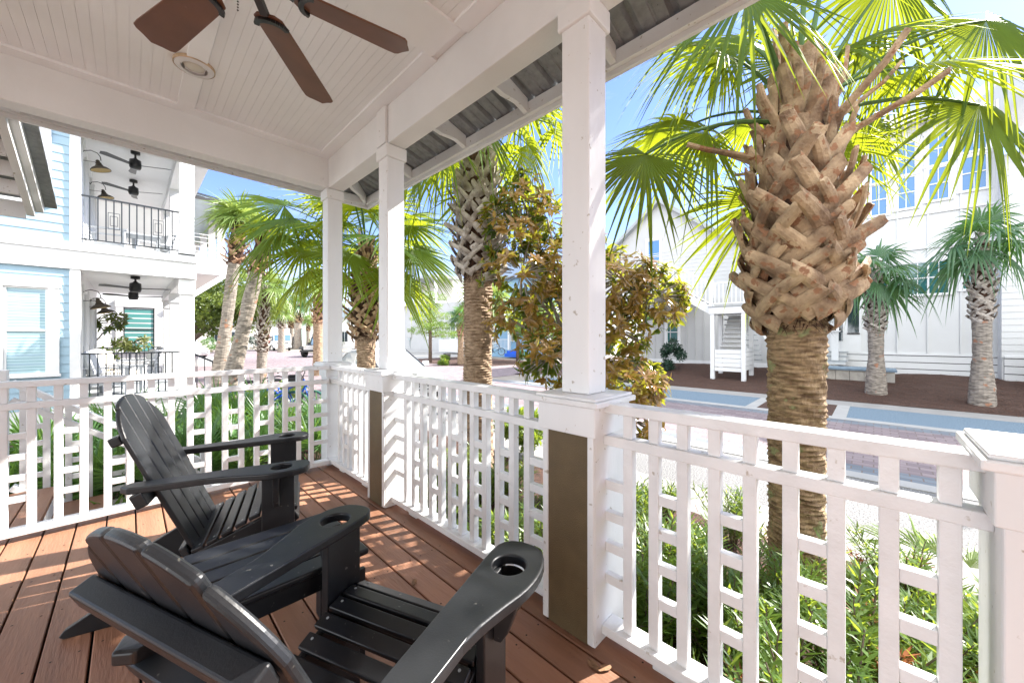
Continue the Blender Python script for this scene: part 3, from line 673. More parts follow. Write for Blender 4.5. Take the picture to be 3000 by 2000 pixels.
def palm(label, base, top, rt, rb, nrows, per, crown, seed, mleaf='palm_leaf', mboot='boot_brown', mtrunk='trunk_brown', zb=.45, ln=.34, w=.085, stub=.1,
         nf=22, Lp=.9, Ll=.95, nseg=36, droop=.4, group='cabbage palms', parts=False, extra=(), el0=-.35, el1=1.45, K=6, only=None, rbase=None):
    R = random.Random(seed); base = V(base); top = V(top)
    t = thing('palm_tree', base, label, 'palm tree', group)
    bpt = base.lerp(top, zb)                       # where the leaf bases start
    rbase = rbase or rt * 1.12
    if zb > .02:
        trunk_mesh([base - UP * .1, base.lerp(bpt, .25), base.lerp(bpt, .6), bpt + (top - base).normalized() * .1], [rbase * 1.12, rbase, rt * 1.0, rt * 1.06], 64 if parts else 18, R, .034 if parts else .12, (.016 if parts else .010) * rt / .22).build('trunk', mtrunk, t, smooth=False)
    if per:
        prof = lambda f: rb * (.80 + .22 * sin(min(1, f * 1.6 + .25) * pi / 2) - 1.2 * max(0, f - .42))
        cm = MB(); cm.tube([bpt, bpt.lerp(top, .5), top], [rt * 1.08, rb * .72, rb * .5], 16); cm.build('fibre_core', 'fibre', t)
        bm = MB(); boots(bm, bpt, top, rt, rb, rb, nrows, per, ln, w, R, stub, prof); bm.build('leaf_bases', mboot, t)
        if stub > .12:
            R2 = random.Random(99); sk2 = MB(); gk = MB()
            for k in range(17):
                a = k * 2.4; el = R2.uniform(.55, 1.35) if k < 13 else R2.uniform(.2, .5); d = V((cos(a) * cos(el), sin(a) * cos(el), sin(el))); o = V((cos(a), sin(a), -.3)); p = top - UP * R2.uniform(.1, .45) + V((cos(a), sin(a), 0)) * .10; l = R2.uniform(.35, .75)
                (ribbon(sk2, [p, p + d * l * .4, p + d * l * .75 + V((cos(a), sin(a), 0)) * .03, p + d * l], [.085, .065, .05, .042], .010, o, R2))
            sk2.build('old_stalks', mboot, t)
        if parts:
            sk = MB()
            for _ in range(420):
                a = R.uniform(0, 2 * pi); r = rt * 1.05; p = bpt + V((cos(a) * r, sin(a) * r, R.uniform(-.07, .12))); q = p + V((cos(a + R.uniform(-1, 1)) * .06, sin(a + R.uniform(-1, 1)) * .06, R.uniform(-.1, .03))); s_ = V((-sin(a), cos(a), 0)) * .004
                sk.add([p - s_, p + s_, q], [(0, 1, 2)])
            sk.build('fibre_skirt', 'fibre', t)
    cb = None
    if not parts: cb = MB(); pm = MB()
    for (h, ax, nrm, Lf, dr, sag) in extra:
        lm = MB(); p2 = MB(); petiole(p2, top - UP * .05 + (V(h) - top).normalized() * .08, h, sag, .024, .012)
        frond_leaf(lm, V(h), V(ax), V(nrm), Lf, R, nseg, droop=dr)
        if parts:
            f = lm.build('frond', mleaf, t); o = p2.build('petiole', 'petiole', f)
        else: cb.v, cb.f; cb.add(lm.v, lm.f); pm.add(p2.v, p2.f)
    for i in range(nf):
        f = (i + .5) / nf; az = i * 2.39996 + seed; el = el1 + (el0 - el1) * f + R.uniform(-.1, .1)
        if only and not only(az, el, i): continue
        d = V((cos(az) * cos(el), sin(az) * cos(el), sin(el))); lp = Lp * R.uniform(.8, 1.15); h = top + d * lp - UP * (.10 * lp)
        tip = (d + V((0, 0, -.35 - .3 * f))).normalized(); nrm = (UP * (1.2 - .3 * f) + d * R.uniform(-.2, .3) + V((R.uniform(-.4, .4), R.uniform(-.4, .4), 0)))
        lm = MB(); p2 = MB(); petiole(p2, top + d * .04, h, .10 * lp, .02, .01)
        frond_leaf(lm, h, tip, nrm, Ll * R.uniform(.85, 1.1), R, nseg, droop=droop, K=K)
        if parts: fr = lm.build('frond', mleaf, t); p2.build('petiole', 'petiole', fr)
        else: cb.add(lm.v, lm.f); pm.add(p2.v, p2.f)
    if not parts:
        cr_ = cb.build('crown', mleaf, t)
        if pm.v: pm.build('petioles', 'petiole', cr_)
    return t
RT = V((.697, -.717, 0)); FW = V((.717, .697, 0))          # street-view axes used to describe where leaves point
def D(r, f, u): return RT * r + FW * f + UP * u
def at(r, f, z): v = RT * r + FW * f; return V((v.x, v.y, z))
# main palm beside the porch
PM = at(2.00, 2.62, 0)
ext = [
 (at(.90, 2.50, 2.47), D(-.5, -.3, -.7), D(-.2, -.9, .6), .68, .30, .10),
 (at(1.50, 2.85, 2.82), D(-.9, .1, .25), D(0, -.8, .6), .80, .60, .06),
 (at(1.58, 2.50, 3.55), D(-.6, -.1, -.5), D(-.5, -.8, .4), .90, .55, .05),
 (at(2.42, 3.20, 3.60), D(.05, .25, 1), D(.0, -1, .25), .74, .10, .02),
 (at(2.08, 2.62, 4.0), D(.02, -.1, 1), D(-.9, -.3, .1), .9, .05, .0),
 (at(2.30, 2.72, 4.0), D(.3, .1, 1), D(-.7, -.7, .1), .9, .15, .0),
 (at(3.20, 3.25, 3.75), D(.35, .2, -.6), D(0, -.9, .35), .88, .45, .10),
 (at(3.31, 2.60, 3.45), D(.15, -.25, -1), D(0, -1, .1), .82, .35, .14),
 (at(3.20, 2.55, 2.83), D(-.10, -.3, -.9), D(0, -1, -.05), .80, .35, .10),
 (at(2.20, 3.35, 2.45), D(-.5, .1, -.8), D(-.2, -1, .2), .80, .4, .14),
 (at(3.10, 3.25, 3.10), D(.3, 0, -.9), D(0, -1, 0), .62, .45, .12),
 (at(2.85, 2.80, 3.95), D(.3, 0, -.8), D(0, -1, .1), .95, .55, .05),
 (at(2.55, 3.40, 4.05), D(.3, .3, .2), D(0, -.8, .5), .9, .55, .05),
 (at(1.95, 3.40, 3.95), D(-.5, .3, .2), D(0, -.8, .5), .85, .6, .05),
]
palm('thick-trunked palm right beside the porch, its brown criss-cross leaf bases filling the view', (PM.x, PM.y, G), (PM.x, PM.y, 2.80), .160, .325, 11, 8, None, 5,
     zb=.585, ln=.42, w=.108, stub=.13, nf=12, Lp=.85, Ll=.82, el0=.1, el1=1.35, droop=.45, only=lambda az, el, i: cos(az) * .717 + sin(az) * .697 > -.15, nseg=44, parts=True, extra=ext, rbase=.155)
# second palm, grey leaf bases, between the two panelled columns
P2 = at(-.49, 5.2, 0)
palm('tall palm with pale grey leaf bases rising between the two panelled columns', (P2.x, P2.y, G), (P2.x + .02, P2.y - .02, 4.25), .185, .35, 18, 6, None, 8, mboot='boot_grey', mtrunk='trunk_tan',
     zb=.555, ln=.36, w=.085, stub=.1, nf=20, Lp=1.0, Ll=1.0, nseg=36, parts=True, el0=-.75, el1=1.3, droop=.55)
ext1 = [(at(-4.35, 7.1, 3.75), D(-.8, -.3, .1), D(.2, -.7, .8), 1.2, .3, .1), (at(-4.45, 6.9, 3.1), D(-.6, -.2, -.6), D(-.4, -.7, .6), 1.2, .25, .15), (at(-4.1, 6.9, 3.45), D(-.75, -.4, -.25), D(-.2, -.6, .8), 1.25, .3, .1),
 (at(-2.1, 7.5, 3.5), D(.85, 0, .15), D(0, -.6, .8), 1.2, .3, .1), (at(-1.95, 7.3, 2.95), D(.6, -.2, -.6), D(.3, -.7, .6), 1.15, .3, .12), (at(-3.0, 7.0, 3.9), D(-.1, -.3, .9), D(0, -.9, .3), 1.1, .2, .05)]
P1 = at(-3.10, 7.9, 0)
palm('bushy palm with full green crown seen behind the two left columns', (P1.x, P1.y, G), (P1.x, P1.y, 3.1), .175, .37, 13, 6, None, 14, mboot='boot_brown', mtrunk='trunk_tan',
     zb=.50, ln=.32, w=.08, stub=.12, nf=26, Lp=1.15, Ll=1.2, nseg=36, parts=True, el0=-.45, el1=1.35, droop=.28, extra=ext1)
# leaning pair at the left, and the palm behind them
a = at(-7.45, 9.3, G); b = at(-6.95, 9.5, 4.15)
palm('tallest leaning palm, with lime crown against the metal roof', a, b, .125, .25, 5, 6, None, 21, mleaf='palm_lime', mboot='boot_rust', mtrunk='trunk_grey', zb=.78, ln=.24, w=.06, nf=15, Lp=.28, Ll=.82, nseg=30, el0=.45, el1=1.55, droop=.5, rbase=.165)
a = at(-6.55, 8.4, G); b = at(-5.72, 8.6, 3.55)
palm('leaning palm with lichen-grey trunk, its crown lost behind the dark green fan leaves', a, b, .14, .24, 5, 6, None, 23, mleaf='palm_leaf', mboot='boot_rust', mtrunk='trunk_grey', zb=.80, ln=.24, w=.06, nf=10, Lp=.3, Ll=.6, nseg=30, el0=.2, el1=1.4, droop=.4, rbase=.185)
a = at(-8.8, 13, G); b = at(-8.6, 13, 2.9)
palm('slim palm with woven pale leaf bases, right of the two leaning trunks', a, b, .15, .22, 12, 5, None, 25, mleaf='palm_lime', mboot='boot_grey', mtrunk='trunk_grey', zb=.38, ln=.3, w=.06, nf=14, Lp=.5, Ll=.75, nseg=24, K=4)
# palms before the white house
for lab, px, py, H_, sd_, r in (('palm on the mulch before the white house, drooping crown, left of the two', 15.7, -.05, 3.15, 31, .20), ('straight palm on the mulch before the white house at the right edge', 15.3, -2.0, 3.65, 33, .19)):
    palm(lab, (px, py, zm(px) - .02), (px, py, H_), r * .85, r * 1.2, 11, 6, None, sd_, mleaf='palm_leaf_blue', mboot='boot_grey', mtrunk='trunk_grey', zb=.52, ln=.32, w=.085, nf=14, Lp=.55, Ll=.95, nseg=26, el0=-.75, el1=1.5, droop=.8, K=6, rbase=r * 1.15)
# street palms far away
far = [('rust-trunked palm close left of the corner column', (-.522, 18), 3.55, .20, 'palm_lime', 'boot_rust', 41), ('lone palm in front of the white box truck', (-.620, 46), 4.3, .36, 'palm_lime', 'boot_grey', 43),
       ('blue-green palm behind the black off-road car', (-.576, 58), 6.2, .5, 'palm_leaf_blue', 'boot_brown', 45), ('thin palm with brown head just right of the truck', (-.594, 60), 4.9, .36, 'palm_leaf_blue', 'boot_brown', 47),
       ('small distant palm between the truck and the blue-green palm', (-.548, 75), 4.6, .35, 'palm_lime', 'boot_brown', 49), ('rusty palm standing beside the short pine by the white far house', (-.138, 25), 2.6, .19, 'palm_leaf_blue', 'boot_rust', 51),
       ('dark distant palm left of the first porch palm', (-.415, 52), 4.2, .34, 'palm_leaf_blue', 'boot_rust', 53), ('young palm with pale frayed head behind the second palm trunk', (-.068, 9.5), 2.2, .12, 'palm_lime', 'boot_grey', 55)]
for lab, (xn, d), zt, r, ml, mbt, sd_ in far:
    p = at(xn * d, d, G); palm(lab, p, (p.x, p.y, zt), r, r * 1.35, 8, 5, None, sd_, mleaf=ml, mboot=mbt, mtrunk='trunk_grey' if 'rust' not in mbt else 'trunk_tan', zb=.6, ln=.35, w=.1 * r / .2, nf=16, Lp=min(1.2, .05 + zt * .16), Ll=min(1.7, zt * .3), nseg=20, K=4, el0=-.4, el1=1.4)

# ---------------------------------------------------------------- leafy plants
def rvec(R):
    while 1:
        v = V((R.uniform(-1, 1), R.uniform(-1, 1), R.uniform(-1, 1)))
        if 0.05 < v.length <= 1: return v
def leaf(mb, p, d, n, l, w):
    d = d.normalized(); s_ = d.cross(n)
    if s_.length < 1e-3: s_ = d.cross(V((1, 0, 0)))
    s_.normalize(); n = s_.cross(d); w *= .5
    a = p + d * l * .3 + n * (l * .04); b = p + d * l * .7 + n * (l * .03); c = p + d * l - n * (l * .06)
    mb.add([p, a - s_ * w, a - n * w * .25, a + s_ * w, b - s_ * w * .8, b - n * w * .2, b + s_ * w * .8, c],
           [(0, 1, 2), (0, 2, 3), (1, 4, 5, 2), (2, 5, 6, 3), (4, 7, 5), (5, 7, 6)])
def magnolia(name, label, base, lobes, seed, mleaf, per, ll=.15, lw=.055, group=None, cat='tree', trunkr=.05):
    R = random.Random(seed); t = thing(name, base, label, cat, group); br = MB(); lf = MB(); base = V(base)
    c0 = V((base.x, base.y, sum(l[0][2] for l in lobes) / len(lobes) * .6 + base.z * .4))
    br.tube([base, base.lerp(c0, .5) + V((.03, -.02, 0)), c0], [trunkr, trunkr * .85, trunkr * .7], 8)
    for c, r, n in lobes:
        c = V(c); r = V(r); br.tube([c0, c0.lerp(c, .5) + V((0, 0, .08)), c], [trunkr * .6, trunkr * .4, trunkr * .25], 6)
        for _ in range(n):
            q = rvec(R); q = q.normalized() * (q.length ** .35); p = c + V((q.x * r.x, q.y * r.y, q.z * r.z)); o = (p - c).normalized()
            ax = (o * .8 + UP * .45 + rvec(R) * .3).normalized()
            br.tube([c.lerp(p, .35), p], [.007, .004], 4, cap=False)
            for k in range(per):
                a = 2 * pi * k / per + R.uniform(-.4, .4); s1 = ax.cross(V((.3, .5, .8))).normalized(); s2 = ax.cross(s1)
                d = (s1 * cos(a) + s2 * sin(a)) * 1.0 + ax * R.uniform(.0, .75) - UP * R.uniform(0, .7)
                leaf(lf, p + ax * R.uniform(-.03, .02), d, ax, ll * R.uniform(.5, 1.2), lw * R.uniform(.7, 1.2))
    br.build('branches', 'bark_pale' if 'magnolia' in name else 'bark', t, smooth=True); lf.build('foliage', mleaf, t); return t
mg = [(at(.12, 4.7, 3.0), (.34, .34, .34), 18), (at(.45, 4.75, 2.75), (.34, .3, .3), 14), (at(.02, 4.7, 2.62), (.42, .42, .42), 26), (at(.12, 4.7, 2.05), (.60, .5, .40), 44), (at(.78, 4.8, 2.25), (.5, .45, .5), 40), (at(1.35, 4.7, 1.95), (.5, .45, .42), 50), (at(1.75, 4.65, 1.75), (.45, .4, .42), 46),
      (at(.55, 4.9, 1.60), (.6, .45, .45), 46), (at(1.30, 4.7, 1.35), (.48, .45, .38), 40), (at(.45, 4.4, 1.02), (.40, .35, .34), 26), (at(1.35, 4.3, .72), (.50, .38, .30), 40), (at(1.30, 4.1, .34), (.42, .35, .26), 26), (at(.78, 4.6, .55), (.35, .35, .35), 20), (at(-.05, 4.9, 1.5), (.34, .3, .25), 12)]
magnolia('magnolia_tree', 'magnolia with bronze-backed leaves behind the large column', at(.9, 4.8, G), [(c_, r_, int(n_ * 1.85)) for c_, r_, n_ in mg], 61, 'magnolia_leaf', 9, .145, .050, group=None)
# magnolia twigs by the neighbour's porch
magnolia('magnolia_tree', 'small magnolia branches before the black-framed window of the neighbour porch', (-1.15, 17.5, G), [((-.35, 17.2, 1.75), (.45, .5, .3), 22), ((.05, 17.2, 1.1), (.45, .5, .3), 26), ((-.55, 17.2, .55), (.3, .4, .4), 20), ((-.3, 17.2, .0), (.4, .4, .3), 16)], 62, 'green_magnolia', 8, .2, .06)

def leafcloud(name, label, base, lobes, seed, mleaf, n, ll, lw, cat, group=None, trunk=None, barkm='bark', tuft=5):
    R = random.Random(seed); base = V(base); t = thing(name, base, label, cat, group); lf = MB(); br = MB()
    if trunk:
        for pts, rs in trunk: br.tube([V(p) for p in pts], rs, 8)
        br.build('trunk', barkm, t, smooth=True)
    tot = sum(l[1][0] * l[1][1] * l[1][2] for l in lobes)
    for c, r in lobes:
        m = max(1, int(n * (r[0] * r[1] * r[2]) / tot))
        for _ in range(m):
            q = rvec(R); q = q.normalized() * (q.length ** .4) * R.uniform(.75, 1.12); p = V((c[0] + q.x * r[0], c[1] + q.y * r[1], c[2] + q.z * r[2]))
            for k in range(tuft):
                d = rvec(R) + q * .6 + UP * .15; leaf1(lf, p + rvec(R) * ll * .5, d, rvec(R), ll * R.uniform(.6, 1.2), lw)
    lf.build('foliage', mleaf, t); return t
def leaf1(mb, p, d, n, l, w):
    d = d.normalized(); s_ = d.cross(n)
    if s_.length < 1e-3: return
    s_ = s_.normalized() * w * .5; mb.add([p, p + d * l * .45 - s_, p + d * l, p + d * l * .45 + s_], [(0, 1, 2, 3)])
def blob(c, r, k, seed):
    R = random.Random(seed); o = []
    for _ in range(k):
        q = rvec(R); o.append(((c[0] + q.x * r[0], c[1] + q.y * r[1], c[2] + q.z * r[2]), (r[0] * R.uniform(.25, .45), r[1] * R.uniform(.25, .45), r[2] * R.uniform(.2, .38))))
    return o
# front bed: narrow-leaved shrubs built of upright leafy stems
def shrub(name, label, seed, h=.75, w=.5, stems=26, m='shrub_leaf', group='leafy shrubs in the bed below the porch', ll=.10, lw=.014, rust=0):
    R = random.Random(seed); t = thing(name, (0, 0, 0), label, 'shrub', group); lf = MB(); br = MB(); rl = MB()
    for _ in range(stems):
        a = R.uniform(0, 2 * pi); r = R.uniform(.1, 1) * w; p0 = V((cos(a) * r * .3, sin(a) * r * .3, 0)); p1 = V((cos(a) * r, sin(a) * r, h * R.uniform(.55, 1.0)))
        br.tube([p0, p0.lerp(p1, .5) + UP * .06, p1], [.007, .005, .003], 4, cap=False); n = int(62 * (.6 + .4 * h / .75)); dirn = (p1 - p0).normalized(); tgt = rl if R.random() < rust else lf
        for k in range(n):
            f = .18 + .82 * k / n; p = p0.lerp(p1, f) + UP * (.06 * 4 * f * (1 - f) * .5); aa = k * 2.4; d = V((cos(aa), sin(aa), .0)) + dirn * R.uniform(.3, 1.1)
            leaf1(tgt, p, d, UP + rvec(R) * .5, ll * R.uniform(.6, 1.25), lw * R.uniform(.8, 1.3))
    br.build('stems', 'bark', t, local=True); lf.build('foliage', m, t, local=True)
    if rl.v: rl.build('dry_foliage', 'shrub_rust', t, local=True)
    return t
protos = [shrub('shrub', 'x', 71, .60, .42), shrub('shrub', 'x', 72, .55, .40, 26, rust=.16), shrub('shrub', 'x', 73, .52, .42, 26, ll=.14, lw=.017), shrub('shrub', 'x', 74, .42, .45, 26, ll=.15, lw=.016)]
kids()
spots = [(2.05, .95), (2.0, .35), (1.95, -.15), (1.95, -.6), (2.5, .65), (2.55, .05), (2.5, -.55), (3.0, 1.0), (3.75, .9), (3.65, -.15), (3.1, -.35), (3.1, -.85), (2.1, 1.6), (2.6, 1.45), (3.3, 1.65), (2.1, 2.25), (2.7, 2.15), (3.4, 2.45), (2.1, 2.9), (2.8, 3.0), (2.2, 3.6), (3.0, 3.75), (2.4, 4.3), (2.2, -1.15), (2.8, -1.3), (3.6, -.75), (3.8, 1.55)]
R = random.Random(77); sl_ = 'fine-leaved green shrub among others in the bed just below the street-side railings'
spots += [(1.75, .6), (1.72, .1), (1.7, -.4), (2.25, -.3), (2.3, .55), (2.8, .35), (2.85, -.15), (3.35, .15), (1.8, 1.3), (2.4, 1.05), (3.5, .45), (2.75, .95), (1.75, -.9), (3.45, -.6)]
for k, (x, y) in enumerate(spots):
    s_ = protos[k % 4] if k < 4 else copy_tree(protos[k % 4], (x, y, G), R.uniform(0, 6), sl_, scale=R.uniform(.8, 1.1) * (.82 if x > 2.9 else 1.))
    if k < 4: s_.location = (x, y, G); s_['label'] = sl_
# lime coontie-like plant and dried stump in the bed
tb2 = thing('young_palm', (3.9, -.35, G), 'low young palm with arching lime leaves beside the sidewalk below the porch', 'palm'); lm = MB(); R = random.Random(5)
for k in range(9): a = k * 2.4; d = V((cos(a), sin(a), .9)); frond_leaf(lm, V((3.9, -.35, G)) + d * .25, d, UP, .38, R, 14, spread=.9, droop=.6, K=4)
lm.build('fronds', 'palm_lime', tb2)
tag(MB().tube([(3.95, -.62, G), (3.96, -.64, G + .2)], [.07, .05], 8).tube([(3.95, -.62, G + .15), (3.9, -.7, G + .42)], [.03, .012], 5).tube([(3.97, -.62, G + .15), (4.02, -.62, G + .4)], [.03, .01], 5).tube([(3.95, -.6, G + .15), (3.9, -.56, G + .36)], [.03, .01], 5).build('palm_stump', 'boot_rust'), 'dried brown palm stump in the bed by the gravel at lower right', 'stump')

# saw palmettos on the left
def palmetto(seed, nf=15, s=1.):
    R = random.Random(seed); t = thing('palmetto', (0, 0, 0), 'x', 'palmetto', 'palmettos in the mulch bed left of the porch'); lm = MB(); pm = MB()
    for k in range(nf):
        a = k * 2.4 + R.uniform(-.3, .3); el = R.uniform(.45, 1.35); d = V((cos(a) * cos(el), sin(a) * cos(el), sin(el))); h = d * R.uniform(.35, .6) * s
        pm.tube([V((0, 0, 0)), h * .5 + UP * .02, h], [.008, .007, .005], 4); frond_leaf(lm, h, d + V((0, 0, .15)), UP * .5 - V((cos(a), sin(a), 0)) * sin(el), R.uniform(.45, .6) * s, R, 20, spread=1.75, droop=.10, fuse=.40, cup=.1, K=4)
    lm.build('fronds', 'palmetto_leaf', t, local=True); pm.build('stalks', 'petiole', t, local=True); return t
pp = [palmetto(81), palmetto(82), palmetto(83)]; kids()
sp = [(-.3, 5.55), (.45, 5.5), (1.05, 5.75), (-.95, 6.0), (.1, 6.4), (.8, 6.6), (1.6, 6.3), (2.1, 6.0), (-.6, 6.9), (.4, 7.4), (1.3, 7.4), (-1.5, 6.6), (2.3, 6.9), (-.1, 8.2), (1.0, 8.4), (1.75, 5.45), (.0, 5.2)]
lb = 'green fan-leaved palmetto clump in the mulch bed beyond the long left railing'
for k, (x, y) in enumerate(sp):
    if k < 3: pp[k].location = (x, y, G); pp[k]['label'] = lb
    else: copy_tree(pp[k % 3], (x, y, G), k * 1.7, lb, scale=R.uniform(.85, 1.15))

# mixed far greenery
leafcloud('bush', 'dark glossy bush against the white house at the far right edge', (17.6, -4.2, -.15), blob((17.6, -4.2, .75), (.8, .8, .8), 16, 1), 101, 'dark_leaf', 900, .14, .06, 'bush')
leafcloud('bush', 'small dark bush at the foot of the white stair house, left of its stair tower', (17.3, 6.5, -.3), blob((17.3, 6.5, .4), (.5, .5, .7), 12, 2), 102, 'dark_leaf', 420, .13, .05, 'bush')
leafcloud('bush', 'tiny bush half hidden by the main palm trunk near the stone step', (17.4, 2.5, -.2), blob((17.4, 2.5, .1), (.3, .3, .4), 8, 3), 103, 'dark_leaf', 150, .12, .05, 'bush')
c = at(-11.9, 15.5, 0); k = at(-15, 26, 0)
leafcloud('oak_tree', 'spreading live oak behind the leaning palms at the left', at(-22.6, 26, G), blob((at(-20.6, 26, 0).x, at(-20.6, 26, 0).y, 4.1), (3.4, 3.4, 2.1), 46, 4), 104, 'oak_leaf', 6500, .22, .11, 'tree',
          trunk=[([at(-22.6, 26, G), at(-22.6, 26, 1.2), at(-21.2, 26, 3.2)], [.35, .3, .16]), ([at(-22.6, 26, 1.0), at(-21.2, 26, 1.9), at(-19.4, 26, 3.7)], [.25, .16, .08])])
def pine(label, xn, d, zt, spread_, seed, n=1600, z0=.35, leans=0):
    b_ = at(xn * d, d, G + .1); R = random.Random(seed); lob = []; tr_ = [([b_, V((b_.x, b_.y, zt * .5)), V((b_.x + leans, b_.y, zt))], [.13, .1, .04])]
    for i in range(12):
        f = i / 11; z = z0 * zt + (1 - z0) * zt * f; a = i * 2.4; r = spread_ * (1 - .6 * f) * R.uniform(.5, 1.1); c_ = V((b_.x + cos(a) * r * .6, b_.y + sin(a) * r * .6, z)); lob.append((tuple(c_), (r * .55 + .2, r * .55 + .2, .22)))
        tr_.append(([V((b_.x, b_.y, z - .25)), c_], [.035, .015]))
    return leafcloud('pine_tree', label, b_, lob, seed, 'pine_leaf', n, .16, .03, 'tree', 'small pines on the corner bed', tr_, 'bark')
pine('flat-topped small pine in front of the far white house', -.22, 25.5, 4.2, 2.0, 111)
pine('bright small pine on the corner bed, left of the pair beside the blue house', .075 - .02, 27.5, 4.3, 1.5, 112)
pine('bright broad small pine on the corner bed, right of the pair beside the blue house', .105 - .02, 28, 4.0, 2.0, 113, 2100)
pine('thin pine trunk just right of the second palm, before the blue house', -.035 + .05, 26.5, 3.9, .9, 114, 700)
for lab, xn, d, r, z, m in (('distant round tree above the delivery truck', -.655, 66, 2.6, 5.6, 'oak_leaf'), ('distant tree mass between the truck and the palms at left', -.72, 66, 3.2, 5.0, 'oak_leaf'), ('clipped dark green bush left of the box truck', -.703, 50, 1.0, .5, 'dark_leaf'),
                            ('rounded green bush behind the leaning palm trunks, far off', -.74, 45, 1.2, .4, 'oak_leaf'), ('pale shrub beside the far cream cottage', -.80, 45, 1.3, .4, 'palmetto_leaf'), ('low hedge right of the far palms', -.50, 60, 2.6, 1.3, 'oak_leaf'),
                            ('dark tree behind the far white house roof', -.04, 48, 3.0, 3.6, 'dark_leaf'), ('dark tree right of the blue house porch', .155, 40, 2.2, 3.0, 'dark_leaf'), ('lime round bush at the foot of the second leaning palm', -.790, 10.2, .32, -.25, 'shrub_leaf'), ('lime bush hugging the right side of the second leaning palm base', -.675, 9.2, .24, -.2, 'shrub_leaf'),
                            ('small lime bush by the pine base before the far white house', -.185, 24.5, .45, -.3, 'shrub_leaf'), ('lime-leaved bush below the middle railing, by the sidewalk', .02, 5.9, .34, -.2, 'shrub_leaf'), ('golden grass tuft behind the blue bicycle', -.60, 10.5, .3, -.2, 'palm_lime')):
    c_ = at(xn * d, d, z); leafcloud('bush' if r < 1.4 else 'tree', lab, (c_.x, c_.y, G), blob(tuple(c_), (r, r, r * .8), 14, int(d)), int(d * 3), m, int(500 + 250 * min(r, 3)), max(.1, r * .09), max(.04, r * .035), 'bush' if r < 1.4 else 'tree',
              trunk=None if r < 1.4 else [([(c_.x, c_.y, G), (c_.x, c_.y, z)], [.2, .12])])

# ---------------------------------------------------------------- buildings
def lap(mb, a, b, z0, z1, pitch, th=.014):
    """lap siding between plan points a->b; the outside is to the right of a->b"""
    a = V((*a, 0)); b = V((*b, 0)); d = (b - a).normalized(); o = V((d.y, -d.x, 0)); z = z0
    while z < z1 - 1e-3:
        t = min(z + pitch, z1); p = [a + UP * z + o * th, b + UP * z + o * th, b + UP * t + o * .002, a + UP * t + o * .002, a + UP * z, b + UP * z]
        mb.add(p, [(0, 1, 2, 3), (4, 5, 1, 0)]); z = t
    return mb
def batten(mb, a, b, z0, z1, step=.4, w=.03, th=.025):
    a = V((*a, 0)); b = V((*b, 0)); n = max(1, int((b - a).length / step)); d = (b - a).normalized(); o = V((d.y, -d.x, 0))
    mb.add([a + UP * z0, b + UP * z0, b + UP * z1, a + UP * z1], [(0, 1, 2, 3)])
    for i in range(n + 1): c_ = a.lerp(b, i / n) + o * (th / 2); mb.bar(c_ + UP * z0, c_ + UP * z1, w, th, up=o)
    return mb
def window(par, a, b, z0, z1, glassm, trim='house_trim', fw=.1, frame='house_trim', bars=(1, 2), sill=True, proud=.05):
    """window between plan points a->b, outside to the right"""
    A = V((*a, 0)); B_ = V((*b, 0)); d = (B_ - A).normalized(); o = V((d.y, -d.x, 0)); Lw = (B_ - A).length
    M = Matrix((( d.x, o.x, 0, A.x), (d.y, o.y, 0, A.y), (0, 0, 1, 0), (0, 0, 0, 1)))
    f = MB(); f.box(-fw, 0, .002, proud, z0 - .02, z1 + .0, M).box(Lw, Lw + fw, .002, proud, z0 - .02, z1, M).box(-fw - .02, Lw + fw + .02, .002, proud + .012, z1, z1 + fw * 1.3, M).box(-fw - .02, Lw + fw + .02, .002, proud + .03, z0 - .07, z0 - .021, M)
    w = f.build('window', trim, par)
    s = MB(); t = .035
    s.box(0, t, .004, .03, z0 - .02, z1, M).box(Lw - t, Lw, .004, .03, z0 - .02, z1, M).box(t, Lw - t, .004, .03, z1 - t, z1, M).box(t, Lw - t, .004, .03, z0 - .02, z0 - .02 + t, M)
    zz = (z0 + z1) / 2; nx_, nz_ = bars
    if nz_ > 1:
        for j in range(1, nz_): q = z0 + (z1 - z0) * j / nz_; s.box(t, Lw - t, .004, .034, q - .02, q + .02, M)
    for j in range(1, nx_): q = Lw * j / nx_; s.box(q - .012, q + .012, .004, .026, z0 + .015, z1 - t, M)
    s.build('sash', frame, w)
    MB().box(t * .5, Lw - t * .5, .003, .012, z0, z1 - t * .5, M).build('pane', glassm, w)
    return w

# blue neighbour with two-storey porch
nh = thing('blue_house', (-3, 15, G), 'pale blue two-storey house with white double-deck porch at the left', 'house')
YN = 11.5
lap(MB(), (-9, YN), (-.83, YN), -.15, 2.60, .173).build('siding', 'blue_siding', nh)
lap(MB(), (-9, YN), (-.83, YN), 3.14, 6.4, .173).build('siding', 'blue_siding', nh)
MB().box(-9, -.84, YN + .001, YN + .1, G, 6.4).build('wall_core', 'house_white', nh)
MB().box(-9, -.84, YN - .03, YN, G, -.16).build('foundation', 'house_trim', nh)
b = MB(); b.box(-9, 1.09, YN - .06, YN - .002, 2.602, 2.97).box(-9, 1.11, YN - .085, YN - .002, 2.972, 3.02).box(-9, 1.09, YN - .055, YN - .002, 3.022, 3.138).build('belt_board', 'house_trim', nh, bevel=.005)
MB().box(-.83, -.69, YN - .04, YN + .12, G, 2.6).box(-.83, -.69, YN - .04, YN + .12, 3.14, 6.4).build('corner_board', 'house_trim', nh)
window(nh, (-1.62, YN), (-1.10, YN), .55, 2.2, 'blind_glass', fw=.14)
window(nh, (-2.0, YN), (-1.20, YN), 3.85, 5.75, 'blind_glass', fw=.14)
